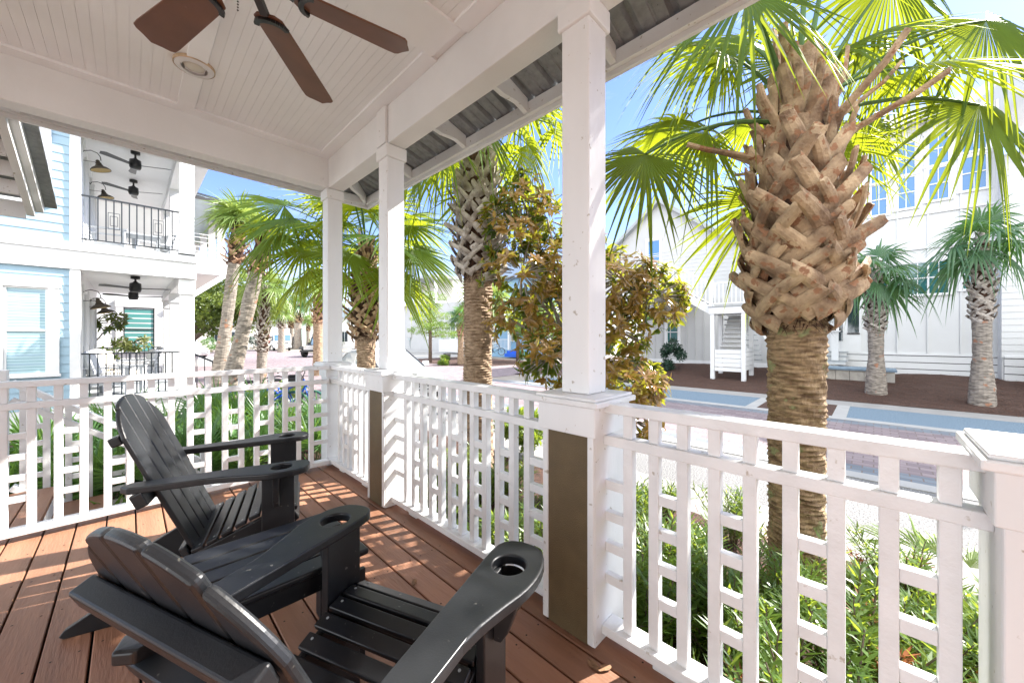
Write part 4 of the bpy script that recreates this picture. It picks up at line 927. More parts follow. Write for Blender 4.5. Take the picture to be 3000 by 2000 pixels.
# decks, ceilings, inner wall
MB().box(-.78, 1.09, YN, 18.5, -.14, -.05).build('porch_floor', 'porch_grey', nh)
MB().box(-.78, 1.08, YN + .02, 18.5, 3.08, 3.16).build('porch_floor', 'porch_grey', nh)
MB().box(-.78, 1.09, YN, 18.5, 2.74, 2.80).build('porch_ceiling', 'house_trim', nh)
cb2 = MB(); y = YN
while y < 18.5: cb2.box(-.9, 1.15, y + .004, y + .086, 5.80, 5.83); y += .09
cb2.box(-.9, 1.15, YN, 18.5, 5.825, 5.86).build('porch_ceiling', 'house_trim', nh)
wl = MB(); lap(wl, (-.75, 18.5), (-.75, YN), -.05, 2.74, .17); lap(wl, (-.75, 18.5), (-.75, YN), 3.16, 5.8, .17); wl.f = [f[::-1] for f in wl.f]
MB().box(-.9, -.755, YN + .12, 18.5, -.1, 6.3).build('porch_wall', 'house_trim', nh)
for zf in (-.05, 3.16):
    for y0 in (12.3, 14.0, 16.0):
        d_ = MB(); d_.box(-.754, -.70, y0 - .1, y0, zf, zf + 2.3).box(-.754, -.70, y0 + .95, y0 + 1.05, zf, zf + 2.3).box(-.754, -.69, y0 - .12, y0 + 1.07, zf + 2.3, zf + 2.42)
        dd_ = d_.build('door_frame', 'house_trim', nh); MB().box(-.754, -.735, y0, y0 + .95, zf + .04, zf + 2.3).build('door', 'house_white', dd_)
        MB().box(-.734, -.728, y0 + .14, y0 + .81, zf + .9, zf + 2.15).build('pane', 'teal_glass', dd_); MB().box(-.735, -.70, y0 + .07, y0 + .10, zf + .95, zf + 1.1).build('handle', 'black_metal', dd_)
for y0 in (YN, 14.45, 17.3):
    w = .15
    for z0, z1, nm in ((-.05, 2.60, 'porch_column'), (3.18, 5.80, 'porch_column')):
        cm = MB(); cm.box(.81, 1.07, y0 + .0, y0 + .26, z0, z1).box(.79, 1.09, y0 - .02, y0 + .28, z0, z0 + .22).box(.79, 1.09, y0 - .02, y0 + .28, z1 - .36, z1 - .01)
        cm.build(nm, 'house_trim', nh, bevel=.004)
MB().box(.80, 1.09, YN + .02, 18.5, 2.5, 2.74).build('porch_beam', 'house_trim', nh)
MB().box(1.095, 1.11, YN, 18.5, 2.60, 3.14).build('belt_board', 'house_trim', nh)
MB().box(-.69, 1.09, YN - .03, YN + .2, 5.5, 5.81).box(.8, 1.09, YN + .2, 18.5, 5.5, 5.79).build('porch_beam', 'house_trim', nh)
ev = MB(); ev.add([(-9.2, 11.1, 5.98), (1.55, 11.1, 5.98), (1.55, 18.9, 5.98), (-9.2, 18.9, 5.98), (-9.2, 11.1, 6.12), (1.55, 11.1, 6.12), (1.55, 18.9, 6.12), (-9.2, 18.9, 6.12), (-4, 15, 8.4), (-6, 15, 8.4)],
       [(3, 2, 1, 0), (0, 1, 5, 4), (1, 2, 6, 5), (2, 3, 7, 6), (3, 0, 4, 7), (4, 5, 8, 9), (5, 6, 8), (6, 7, 9, 8), (7, 4, 9)]); ev.build('roof', 'house_trim', nh)
MB().box(-.9, 1.09, YN + .05, 18.5, G, -.141).build('porch_skirt', 'house_trim', nh)

def iron_rail(name_label, a, b, z, h=.95, orn=(), col='dark_rail'):
    a = V((*a, z)); b = V((*b, z)); d = (b - a); Lr = d.length; d.normalize()
    t = thing('iron_railing', (a + b) / 2, name_label, 'railing', 'black iron railings of the blue house')
    MB().bar(a + UP * h, b + UP * h, .05, .028).build('top_rail', col, t); MB().bar(a + UP * .06, b + UP * .06, .035, .02).build('bottom_rail', col, t)
    n = round(Lr / .112)
    for i in range(1, n): p = a + d * (Lr * i / n); MB().bar(p + UP * .07, p + UP * (h - .015), .021, .021).build('baluster', col, t)
    for o in orn:
        k = round(o * n); p = a + d * (Lr * k / n); g = MB()
        for hw, z0, z1 in ((.085, .34, .68), (.055, .41, .61)):
            q0, q1 = p - d * hw, p + d * hw
            g.bar(q0 + UP * z0, q0 + UP * z1, .009, .009).bar(q1 + UP * z0, q1 + UP * z1, .009, .009).bar(q0 + UP * z0, q1 + UP * z0, .009, .009).bar(q0 + UP * z1, q1 + UP * z1, .009, .009)
        g.build('ornament', col, t)
    return t
iron_rail('upper black iron balcony railing with two square ornaments on the blue house', (-.69, YN + .12), (.80, YN + .12), 3.2, .95, (.30, .74))
iron_rail('lower black iron porch railing nearest us on the blue house', (-.69, YN + .12), (.80, YN + .12), -.05, .95, (.30, .74))
iron_rail('far black iron porch railing before the black-framed window', (-.74, 18.3), (.80, 18.3), -.05, .95, (.75,))
# porch steps with black handrail
ps = thing('porch_steps', (1.6, 13.4, G), 'white porch steps with sloping black handrail beside the blue house', 'steps'); sm_ = MB()
for k in range(3): sm_.box(1.1 + .3 * k, 1.1 + .3 * (k + 1), 12.4, 13.9, G, -.06 - .14 * (k + 1))
sm_.build('treads', 'house_trim', ps)
for yy in (12.4, 13.9):
    MB().box(2.0, 2.22, yy - .11, yy + .11, G, .28).box(1.97, 2.25, yy - .14, yy + .14, .28, .33).build('newel', 'house_trim', ps)
    MB().bar((1.1, yy, .85), (2.0, yy, .35), .04, .03).build('handrail', 'dark_rail', ps)
    for k in range(5): MB().bar((1.18 + .17 * k, yy, -.2 - .08 * k), (1.18 + .17 * k, yy, .80 - .095 * k), .016, .016).build('baluster', 'dark_rail', ps)

def small_fan(label, x, y, zc, drop, rot):
    t = thing('ceiling_fan', (x, y, zc), label, 'ceiling fan', 'black fans on the blue house porch')
    MB().lathe([(0, 0), (.085, 0), (.085, -.07), (.02, -.08), (.02, -drop), (.06, -drop - .04), (.105, -drop - .06), (.11, -drop - .22), (.09, -drop - .27), (0, -drop - .28)], 20, Matrix.Translation((x, y, zc)), cap=False).build('motor', 'black_metal', t, smooth=True)
    for k in range(3):
        M = Matrix.Translation((x, y, zc - drop - .18)) @ Matrix.Rotation(rad(rot + 120 * k), 4, 'Z') @ Matrix.Rotation(rad(14), 4, 'X')
        MB().prism([(.09, -.045), (.66, -.075), (.70, .02), (.62, .07), (.09, .04)], -.005, .005, M).build('blade', 'black_metal', t)
small_fan('nearer black three-blade fan on the upper porch ceiling of the blue house', .10, 13.0, 5.80, .16, -25)
small_fan('farther black three-blade fan on the upper porch ceiling of the blue house', .08, 15.4, 5.80, .16, -32)
small_fan('nearer black three-blade fan on the lower porch ceiling of the blue house', .10, 13.0, 2.74, .12, -28)
small_fan('farther black three-blade fan on the lower porch ceiling of the blue house', .08, 15.6, 2.74, .12, -30)
def gooseneck(label, y, z):
    x = -.49; t = thing('wall_lamp', (-.70, y, z + .1), label, 'wall lamp', 'bronze gooseneck lamps on the blue house')
    T = Matrix.Translation((x + .04, y, z)) @ Matrix.Rotation(rad(-14), 4, 'Y')
    MB().lathe([(.17, 0), (.165, .02), (.12, .065), (.07, .09), (.06, .12), (.045, .13), (.05, .16), (.03, .18), (.035, .21), (.015, .23), (0, .235)], 22, T, cap=False).build('shade', 'lamp_bronze', t, smooth=True)
    MB().lathe([(.160, .003), (.115, .055), (.0, .075)], 22, T, cap=False).build('shade_lining', 'lamp_inside', t, smooth=True)
    MB().tube([(-.74, y, z + .28), (-.70, y, z + .36), (-.60, y, z + .40), (-.50, y, z + .37), (-.46, y, z + .30), (-.45, y, z + .22)], .009, 6).tube([(-.74, y, z + .14), (-.45, y, z + .17)], .006, 5).box(-.755, -.735, y - .03, y + .03, z + .08, z + .32).build('arm', 'black_metal', t)
gooseneck('bronze gooseneck lamp on the upper porch wall, the nearer of the upper two', 12.5, 5.0)
gooseneck('bronze gooseneck lamp on the upper porch wall, partly behind the balcony handrail', 14.9, 5.0)
gooseneck('bronze gooseneck lamp on the lower porch wall, the nearer and upper-looking one', 12.5, 1.90)
gooseneck('bronze gooseneck lamp on the lower porch wall, farther along toward the window', 14.9, 1.90)

def lounge(label, x, y, z, rz, w=.7, back=.85, cush='cushion', fr='furniture', kind='lounge_chair'):
    t = thing(kind, (x, y, z), label, 'chair', 'porch seats of the blue house', rz); f = MB()
    for sy in (-w / 2, w / 2):
        f.bar((-.35, sy, 0), (-.35, sy, .6), .05, .06).bar((.35, sy, 0), (.35, sy, .6), .05, .06).bar((-.42, sy, .61), (.42, sy, .61), .08, .03).bar((-.35, sy, .25), (.35, sy, .25), .04, .05)
    f.build('frame', fr, t, local=True)
    bk = MB(); M = Matrix.Translation((-.33, 0, .3)) @ Matrix.Rotation(rad(-16), 4, 'Y')
    for k in range(6): bk.box(-.012, .012, -w / 2 + .04, w / 2 - .04, .08 + .11 * k, .15 + .11 * k, M)
    bk.build('back', fr, t, local=True)
    if cush:
        MB().box(-.30, .38, -w / 2 + .04, w / 2 - .04, .27, .42).build('seat_cushion', cush, t, bevel=.04, local=True)
        MB().box(.03, .17, -w / 2 + .05, w / 2 - .05, .12, .62, M).build('back_cushion', cush, t, bevel=.05, local=True)
    return t
lounge('grey slatted armchair with pale cushions at the near end of the lower porch', -.25, 12.5, -.05, rad(-20))
lounge('lower porch armchair with cream back cushion, second along the wall', -.2, 14.0, -.05, rad(-35), cush='cushion_cream')
lounge('lower porch armchair farthest along, facing the steps', .15, 15.9, -.05, rad(190))
lounge('upper porch armchair with ladder back by the wall', -.35, 13.1, 3.16, rad(-15), cush=None)
lounge('upper porch grey chair with pale seat, behind the second ornament', .35, 14.2, 3.16, rad(200))
tq = thing('porch_table', (.1, 13.6, 3.16), 'long grey table on the upper porch behind the railing', 'table'); MB().box(-.15, .55, 12.75, 13.35, 3.72, 3.76).build('table_top', 'furniture', tq)
for x in (-.1, .48):
    for y in (12.8, 13.28): MB().box(x, x + .05, y, y + .05, 3.16, 3.719).build('leg', 'furniture', tq)

# next house: white siding wall with the black-framed window, and a projecting balcony
n2 = thing('cream_house', (0, 25, G), 'white clapboard house beyond the blue one, with metal roof and projecting balcony', 'house')
lap(MB(), (-4, 21), (1.5, 21), -.3, 3.9, .19).build('siding', 'house_white', n2)
MB().box(-4, 1.5, 21.01, 30, G, 7.1).build('wall_core', 'house_cream', n2)
window(n2, (-.17, 21), (.71, 21), .68, 2.43, 'green_glass', fw=.2, frame='frame_dark', bars=(1, 2))
MB().box(1.2, 3.1, 20.7, 30, 3.98, 4.69).build('balcony_floor', 'house_trim', n2)
MB().bar((1.5, 20.8, 2.7), (2.95, 20.8, 3.98), .2, .2).build('brace', 'house_trim', n2)
for y in (20.8, 23.5, 26.5, 29.5): MB().box(2.72, 2.98, y, y + .26, 4.7, 6.95).build('balcony_post', 'house_cream', n2)
for z in (4.95, 5.15, 5.35, 5.55, 5.7): MB().bar((2.9, 20.8, z), (2.9, 30, z), .02, .02).bar((1.5, 20.85, z), (2.9, 20.85, z), .02, .02).build('balcony_cable', 'house_trim', n2)
for y in (21.6, 24, 26.8): MB().box(1.50, 1.56, y, y + 1.0, 4.7, 6.8).build('window_opening', 'dark_glass', n2)
r_ = MB(); r_.add([(-5, 20.2, 7.1), (3.5, 20.2, 7.1), (3.5, 31, 7.1), (-5, 31, 7.1), (-1, 25, 9.0), (-2, 25, 9.0)], [(3, 2, 1, 0), (0, 1, 4, 5), (1, 2, 4), (2, 3, 5, 4), (3, 0, 5)]); rf = r_.build('roof', 'roof_metal', n2)
sm2 = MB()
for k in range(14):
    xx = -4.4 + .6 * k; top_ = V((min(max(-1.5, xx), -1.0) if False else -1.5 + (xx + .75) * .12, 25, 8.98)); sm2.bar((xx, 20.25, 7.14), top_ + UP * .03, .04, .04)
sm2.build('seam', 'dark_rail', rf)
MB().box(-5, 3.5, 20.15, 20.2, 7.0, 7.12).box(3.5, 3.55, 20.15, 31, 7.0, 7.12).build('gutter', 'frame_dark', n2)

# white house across the street: tall wing with windows, stair house with gable, stair tower
XW = 19.5
wh = thing('white_house', (21, -3, -.1), 'tall white board-and-batten house across the street with stacked windows', 'house')
batten(MB(), (XW, 1.6), (XW, -2.85), .62, 8.9, .74, .05, .04).build('batten_wall', 'house_white', wh)
wk = MB()
wk.add([(XW + .01, 1.6, -.6), (XW + .01, -14, -.6), (XW + .01, -14, 8.9), (XW + .01, -2.0, 8.9), (XW + .01, 1.6, 8.9), (28, 1.6, -.6), (28, -14, -.6), (28, -14, 8.9), (28, 1.6, 8.9)], [(5, 0, 4, 8), (6, 5, 8, 7), (1, 6, 7, 2)])
wk.build('wall_core', 'house_white', wh)
bw = MB(); lap(bw, (18.9, -2.85), (18.9, -14), .62, 6.9, .2); bw.build('siding', 'house_white', wh)
MB().box(18.92, 19.5, -14, -2.86, -.3, 6.9).build('wing_core', 'house_white', wh)
for k, z in enumerate((-.12, .12, .36)):
    MB().box(XW - .03, XW, -2.9, 1.0, z, z + .215).box(18.86, 18.9, -14, -2.9, z, z + .215).build('skirt_board', 'house_trim', wh)
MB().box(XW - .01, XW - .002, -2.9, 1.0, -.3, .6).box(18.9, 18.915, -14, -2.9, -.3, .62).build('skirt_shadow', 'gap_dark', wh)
MB().box(XW - .05, XW, -2.9, 1.0, .6, .66).box(18.84, 18.9, -14, -2.9, .6, .66).build('belt_board', 'house_trim', wh)
for (y0, y1, zs, gm) in ((.09, -.37, ((5.80, 6.93), (7.0, 8.1)), 'sky_tint_glass'), (-.59, -1.08, ((5.88, 7.0), (7.1, 8.22)), 'sky_tint_glass'), (-1.34, -1.86, ((6.0, 7.12), (7.22, 8.3)), 'sky_tint_glass'), (-2.10, -2.66, ((6.14, 7.25), (7.42, 8.42)), 'sky_tint_glass'),
                 (-.62, -1.86, ((2.76, 3.9),), 'teal_glass'), (.08, -.38, ((2.8, 3.8),), 'teal_glass'), (-2.12, -2.6, ((2.85, 3.85),), 'teal_glass')):
    for (z0, z1) in zs: window(wh, (XW, y0), (XW, y1), z0, z1, gm, fw=.07, bars=(5 if y0 - y1 > 1 else 2, 2), proud=.035)
for z in (4.35, 5.55): MB().box(XW - .06, XW - .004, -2.8, 1.5, z, z + .05).build('trim_line', 'house_trim', wh)
g_ = MB(); g_.prism([(2.0, 8.75), (-2.2, 8.75), (-2.4, 8.9), (-5.5, 11.2), (-5.5, 11.4), (-2.3, 9.15), (2.0, 9.15)], 0, 9, Matrix(((0, 0, 1, 19.0), (1, 0, 0, 0), (0, 1, 0, 0), (0, 0, 0, 1)))).build('roof', 'house_trim', wh)
wr = MB().bar((18.4, -8, 7.0), (22.5, -8, 8.6), 10.4, .06).build('wing_roof', 'roof_metal', wh)
for k in range(14): MB().bar((18.4, -3.1 - .5 * k, 7.05), (20.5, -3.1 - .5 * k, 7.87), .03, .04).build('roof_seam', 'house_trim', wr)
# entry: door, sidelight, steps, stone step
MB().box(XW - .06, XW, .34, 1.25, .66, 2.9).build('door_surround', 'house_trim', wh)
MB().box(XW - .075, XW - .061, .40, .72, 1.42, 2.75).build('sidelight', 'dark_glass', wh)
MB().box(XW - .075, XW - .061, .86, 1.12, 1.1, 2.6).build('door_glass', 'dark_glass', wh)
MB().box(XW - .09, XW - .061, .38, .74, 1.36, 1.41).build('sidelight_sill', 'frame_dark', wh)
es = thing('entry_steps', (18.7, 1.3, .0), 'white entry steps with short white railing before the white house door', 'steps')
for k in range(3): MB().box(18.55 + .3 * k, 19.44, .75, 2.3, .22 + .16 * k, .34 + .16 * k).build('riser', 'house_trim', es); MB().box(18.5 + .3 * k, 19.44, .70, 2.3, .34 + .16 * k, .375 + .16 * k).build('tread', 'porch_grey', es)
MB().box(18.55, 18.75, .95, 1.15, .38, 1.45).box(18.5, 18.8, .9, 1.2, 1.45, 1.5).build('newel', 'house_trim', es)
MB().bar((18.7, 1.0, 1.25), (19.4, 1.0, 1.75), .07, .06).bar((18.7, 1.0, .55), (19.4, 1.0, 1.0), .05, .05).build('handrail', 'house_trim', es)
for k in range(5): MB().bar((18.85 + .12 * k, 1.0, .62 + .08 * k), (18.85 + .12 * k, 1.0, 1.34 + .085 * k), .03, .03).build('baluster', 'house_trim', es)
ss = thing('stone_step', (18.2, 1.0, -.1), 'low block-walled terrace with bluestone top by the white house entry', 'terrace')
MB().box(17.35, 18.5, -.55, 2.9, .10, .17).build('slab', 'bluestone', ss, bevel=.008)
sb_ = MB()
for k in range(9): sb_.box(17.42, 18.4, -.5 + .37 * k, -.5 + .37 * k + .36, -.25, .10)
sb_.build('blocks', 'stone_block', ss, bevel=.006)
def digit(chn, loc, size, rot, label):
    c_ = bpy.data.curves.new('house_number', 'FONT'); c_.body = chn; c_.size = size; c_.extrude = .004; o = bpy.data.objects.new('house_number', c_); S.collection.objects.link(o)
    o.location = loc; o.rotation_euler = rot; c_.materials.append(MT['black_metal']); dg = bpy.context.evaluated_depsgraph_get(); me = bpy.data.meshes.new_from_object(o.evaluated_get(dg)); o2 = bpy.data.objects.new('house_number', me); S.collection.objects.link(o2); o2.location = loc; o2.rotation_euler = rot; bpy.data.objects.remove(o); o2.name = 'house_number'; return tag(o2, label, 'house number')
digit('3', (XW - .035, .27, 1.98), .15, (rad(90), 0, rad(-90)), 'dark numeral 3 on the white wall right of the entry sidelight')
digit('4', (XW - .035, .27, 1.80), .15, (rad(90), 0, rad(-90)), 'dark numeral below the 3, mostly hidden by the dead leaf tip')

sh_ = thing('white_stair_house', (24, 8, -.3), 'white two-storey house with gable and outside stair, left of the main palm', 'house')
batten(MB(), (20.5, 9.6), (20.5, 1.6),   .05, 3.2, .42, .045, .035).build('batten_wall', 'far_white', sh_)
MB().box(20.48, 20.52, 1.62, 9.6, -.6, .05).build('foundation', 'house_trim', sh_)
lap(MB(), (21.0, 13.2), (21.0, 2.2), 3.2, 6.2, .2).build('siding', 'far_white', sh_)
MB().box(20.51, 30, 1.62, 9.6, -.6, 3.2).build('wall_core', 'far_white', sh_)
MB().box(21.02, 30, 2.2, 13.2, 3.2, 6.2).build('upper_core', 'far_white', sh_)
gm_ = Matrix(((0, 0, 1, 21.0), (1, 0, 0, 0), (0, 1, 0, 0), (0, 0, 0, 1)))
MB().prism([(12.2, 6.19), (5.2, 6.19), (8.7, 8.95)], 0, .3, gm_).build('gable', 'far_white', sh_)
MB().prism([(12.6, 6.0), (12.5, 5.85), (8.7, 8.85), (4.9, 5.85), (4.8, 6.0), (8.7, 9.08)][::-1], -.35, 8, gm_).build('roof', 'porch_grey', sh_)
MB().prism([(5.15, 6.2), (2.0, 6.2), (2.0, 6.4), (5.15, 6.4)], -.3, 8, gm_).build('flat_roof', 'porch_grey', sh_)
window(sh_, (20.5, 8.1), (20.5, 7.5), .95, 2.1, 'teal_glass', fw=.12); window(sh_, (21, 9.4), (21, 8.7), 5.0, 6.8, 'sky_tint_glass', fw=.12)
tw = thing('stair_tower', (16.5, 4.2, -.35), 'white timber outside stair on posts, between the magnolia and the main palm', 'stairs')
for (x, y) in ((16.1, 4.57), (16.1, 3.50), (17.3, 3.5), (17.3, 4.6)): MB().box(x - .07, x + .07, y - .07, y + .07, zm(x) - .05, 2.16).build('post', 'house_trim', tw)
MB().box(16.0, 17.4, 3.4, 4.68, 2.16, 2.42).build('landing_beam', 'house_trim', tw); MB().box(15.97, 17.4, 3.37, 4.7, 2.425, 2.46).build('landing_floor', 'porch_grey', tw)
for k in range(5): MB().box(16.06, 16.09, 3.58, 4.49, -.07 + .17 * k, -.07 + .17 * k + .15).box(16.18, 17.2, 3.43, 3.46, -.0 + .17 * k, .15 + .17 * k).build('slat', 'house_trim', tw)
for k in range(10): MB().box(17.35 + .22 * k, 17.75 + .22 * k - .1, 3.55, 4.6, 2.2 - .22 * k, 2.235 - .22 * k).build('underside_step', 'porch_grey', tw)
for k in range(9):
    z = 2.05 - .22 * k; MB().box(17.0 - .0 * k, 17.9, 3.7 + .0, 4.5, z, z + .03).build('step', 'house_white', tw) if k < 0 else None
st_ = MB()
for k in range(9): y = 4.45; st_.box(16.55 + .16 * k, 16.57 + .16 * k, 3.62, 4.46, .55 + .18 * k, .72 + .18 * k).box(16.4 + .16 * k, 16.57 + .16 * k, 3.62, 4.46, .72 + .18 * k - .03, .72 + .18 * k)
st_.build('stair_underside', 'house_white', tw)
# flight descending to the right, flight climbing to the left
fl = MB()
for k in range(11): fl.box(16.3, 17.2, 3.35 - .13 * (k + 1), 3.35 - .13 * k + .02, 2.24 - .22 * k, 2.28 - .22 * k)
fl.build('treads', 'porch_grey', tw)
for q_ in (16.28, 17.22): MB().bar((q_, 3.42, 2.35), (q_, 1.95, -.15), .05, .22).build('stringer', 'house_trim', tw)
fu = MB()
for k in range(6): fu.box(16.3, 17.3, 4.7 + .26 * k, 4.7 + .26 * (k + 1), 2.46 + .17 * k, 2.5 + .17 * k)
fu.build('treads', 'porch_grey', tw)
for q_ in (16.2, 17.3): MB().bar((q_, 4.66, 2.3), (q_, 6.4, 3.45), .05, .28).build('stringer', 'house_trim', tw)
MB().box(16.1, 20.5, 6.3, 9.0, 3.2, 3.5).build('upper_deck', 'house_trim', tw)
def wrail(par, a, b, h=.9, n=8):
    a = V(a); b = V(b); m = MB(); m.bar(a + UP * h, b + UP * h, .06, .05).bar(a + UP * .1, b + UP * .1, .04, .04)
    for i in range(n + 1): p = a.lerp(b, i / n); m.bar(p + UP * .1, p + UP * h, .03, .03)
    m.build('rail', 'house_trim', par)
wrail(tw, (16.05, 4.62, 2.46), (16.05, 3.45, 2.46)); wrail(tw, (16.05, 3.45, 2.46), (17.4, 3.45, 2.46)); wrail(tw, (16.2, 4.7, 2.5), (16.2, 6.3, 3.5), n=10); wrail(tw, (16.15, 6.35, 3.5), (16.15, 9, 3.5), n=16); wrail(tw, (16.28, 3.4, 2.3), (16.28, 1.95, -.1), n=10)
for (y, z) in ((4.62, 3.5), (3.45, 3.5), (6.35, 4.5), (8.9, 4.5)): MB().box(16.0, 16.12, y - .06, y + .06, z - 1.05, z).build('rail_post', 'house_trim', tw)

# far houses
wf = thing('white_far_house', (29, 38, -.2), 'far white clapboard house with gas heater and upper porch, behind the flat-topped pine', 'house')
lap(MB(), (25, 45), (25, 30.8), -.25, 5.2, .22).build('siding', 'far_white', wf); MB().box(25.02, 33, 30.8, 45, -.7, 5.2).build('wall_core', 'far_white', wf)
window(wf, (25, 38.3), (25, 37.4), 1.1, 3.1, 'teal_glass', fw=.15); window(wf, (25, 33.8), (25, 33.0), 1.1, 3.1, 'teal_glass', fw=.15)
MB().box(24.4, 33, 36, 45, 5.2, 5.45).build('porch_floor', 'house_trim', wf)
for y in (36.1, 40.2, 44.6): MB().box(24.5, 24.75, y, y + .25, 5.45, 8.2).build('porch_post', 'house_trim', wf)
MB().box(27, 33, 36.2, 45, 5.45, 8.2).build('upper_wall', 'house_cream', wf); MB().box(24.2, 33, 35.8, 45.3, 8.2, 8.5).build('roof', 'porch_grey', wf)
wrail(wf, (24.6, 44.8, 5.45), (24.6, 36.1, 5.45), 1.0, 50)
ht = MB().box(24.75, 24.98, 42.0, 42.9, 1.2, 2.6).build('gas_heater', 'far_white', wf, bevel=.05); MB().box(24.8, 24.96, 42.2, 42.7, .9, 1.19).box(24.9, 24.94, 42.3, 42.34, -.2, .9).box(24.9, 24.94, 42.5, 42.54, .2, .9).build('pipes', 'meter_grey', ht)
MB().box(24.8, 24.98, 35.2, 35.8, .7, 1.9).box(24.9, 24.97, 35.4, 35.6, -.2, .7).build('meter_box', 'meter_grey', wf)
fe = MB()
for k in range(7): fe.box(24.2, 24.24, 30.5, 35.0, -.35 + .2 * k, -.35 + .2 * k + .17)
tag(fe.build('slat_fence', 'house_trim'), 'low white slatted screen in front of the far white house', 'fence')
bh = thing('blue_cottage', (28, 23, -.2), 'bright blue cottage with white porch behind the small pines', 'house')
lap(MB(), (26, 28.4), (26, 19), .1, 3.6, .2).build('siding', 'blue_house', bh); MB().box(26.02, 33, 19, 28.4, -.6, 7.0).build('wall_core', 'blue_house', bh)
MB().box(24.2, 26, 19.2, 26.6, -.05, .1).build('porch_floor', 'blue_house', bh); MB().box(24.1, 26, 19.0, 26.8, 3.3, 3.75).build('porch_beam', 'house_trim', bh)
for y in (19.3, 21.6, 24.0, 26.3): MB().box(24.2, 24.4, y - .1, y + .1, .1, 3.3).build('porch_post', 'house_trim', bh)
wrail(bh, (24.3, 26.4, .1), (24.3, 23.9, .1), .95, 14); wrail(bh, (24.3, 21.6, .1), (24.3, 19.3, .1), .95, 14); wrail(bh, (24.2, 26.6, 3.75), (24.2, 19.1, 3.75), 1.0, 40)
window(bh, (26, 21.0), (26, 20.1), 1.0, 2.9, 'dark_glass', fw=.18); window(bh, (26, 25.4), (26, 24.4), .9, 2.6, 'lamp_inside', fw=.14); window(bh, (26, 27.9), (26, 27.4), .7, 2.3, 'dark_glass', fw=.12)
MB().box(25.94, 25.99, 22.2, 23.2, .1, 2.5).build('door', 'dark_glass', bh); MB().box(23.5, 24.2, 21.8, 23.8, -.5, -.2).box(23.8, 24.2, 21.8, 23.8, -.2, .05).build('steps', 'blue_paint', bh)
MB().box(24.22, 24.26, 19.3, 26.4, -.6, -.06).build('skirt', 'blue_house', bh)
MB().prism([(28.8, 6.9), (18.6, 6.9), (23.7, 9.6)], -.6, 8, Matrix(((0, 0, 1, 26), (1, 0, 0, 0), (0, 1, 0, 0), (0, 0, 0, 1)))).build('roof', 'roof_metal', bh)
def cottage(name, label, xn, d, w, h, m, rz=0, roofm='roof_metal', nwin=4):
    c_ = at(xn * d, d, G); t = thing(name, c_, label, 'house', None, rad(rz)); lap(MB(), (-w / 2, 0), (w / 2, 0), .3, h, .25).build('siding', m, t, local=True); MB().box(-w / 2, w / 2, .02, 7, -.2, h).build('wall_core', m, t, local=True)
    MB().prism([(-w / 2 - .5, h - .05), (w / 2 + .5, h - .05), (w / 2 - 1, h + 1.6), (-w / 2 + 1, h + 1.6)], -7.5, .6, Matrix(((1, 0, 0, 0), (0, 0, -1, 0), (0, 1, 0, 0), (0, 0, 0, 1)))).build('roof', roofm, t, local=True)
    for k in range(nwin):
        x = -w / 2 + w * (k + .5) / nwin; f = MB().box(x - .6, x + .6, -.05, -.015, 1.0, 2.9).build('window', 'house_trim', t, local=True)
        MB().box(x - .45, x - .03, -.07, -.051, 1.15, 2.75).box(x + .03, x + .45, -.07, -.051, 1.15, 2.75).build('pane', 'dark_glass', f, local=True)
    return t
cottage('far_cottage', 'far cream cottage with dark windows left of the leaning palms', -.83, 60, 11, 4.0, 'house_cream', 0)
cottage('far_cottage', 'far pale house with tall windows behind the leaning palm trunks', -.70, 70, 12, 5.0, 'house_white', 0)
cottage('far_cottage', 'far pale green house behind the box truck', -.56, 88, 18, 6.2, 'green_house', 0, 'house_trim')
cottage('far_cottage', 'far white house left of the second palm trunk, behind dark shrubs', -.43, 60, 9, 5.0, 'house_white', -30)
# low white garden wall and iron gate on the left
gw = thing('garden_wall', (3, 32, G), 'low white garden wall with square end pillar beyond the blue house', 'wall'); MB().box(1.6, 4.4, 31, 31.2, G, -.05).build('wall_panel', 'house_trim', gw)
MB().box(4.4, 4.75, 30.9, 31.25, G, 1.0).build('pillar', 'house_trim', gw)
tag(MB().box(4.9, 4.98, 36, 36.08, G, 3.4).build('timber_pole', 'boot_rust'), 'thin brown timber pole between the leaning palms, far off', 'pole')

# ---------------------------------------------------------------- vehicles
def wheel(par, x, y, r, w, rim='chrome', ty='tyre', local=True, spokes=5):
    M = Matrix.Translation((x, y, r)) @ Matrix.Rotation(rad(90), 4, 'X')
    t = MB().lathe([(r * .62, -w / 2), (r * .93, -w / 2), (r, -w * .3), (r, w * .3), (r * .93, w / 2), (r * .62, w / 2), (r * .62, -w / 2)], 28, M, cap=False).build('wheel', ty, par, local=local, smooth=True)
    q = MB().lathe([(0, -.3 * w), (r * .62, -.38 * w), (r * .62, .38 * w), (0, .3 * w)], 20, M, cap=False); q.build('rim_well', 'gap_dark', t, local=local)
    sp_ = MB(); sg = -1 if y < 0 else 1
    sp_.ring([(r * .64 * cos(2 * pi * k / 24), r * .64 * sin(2 * pi * k / 24)) for k in range(24)], [(r * .57 * cos(2 * pi * k / 24), r * .57 * sin(2 * pi * k / 24)) for k in range(24)], -w * .46, w * .46, M)
    for k in range(spokes): a = 2 * pi * k / spokes; p = V((x, y + sg * w * .44, r)); sp_.bar(p, p + V((cos(a) * r * .6, 0, sin(a) * r * .6)), r * .14, .03, up=(0, 1, 0))
    sp_.build('rim', rim, t, local=local)
def loft(mb, secs):
    n = len(secs[0]); vs = [p for s in secs for p in s]; fs = [(i * n + k, (i + 1) * n + k, (i + 1) * n + (k + 1) % n, i * n + (k + 1) % n) for i in range(len(secs) - 1) for k in range(n)]
    fs += [tuple(range(n)), tuple((len(secs) - 1) * n + k for k in range(n))[::-1]]; return mb.add(vs, fs)
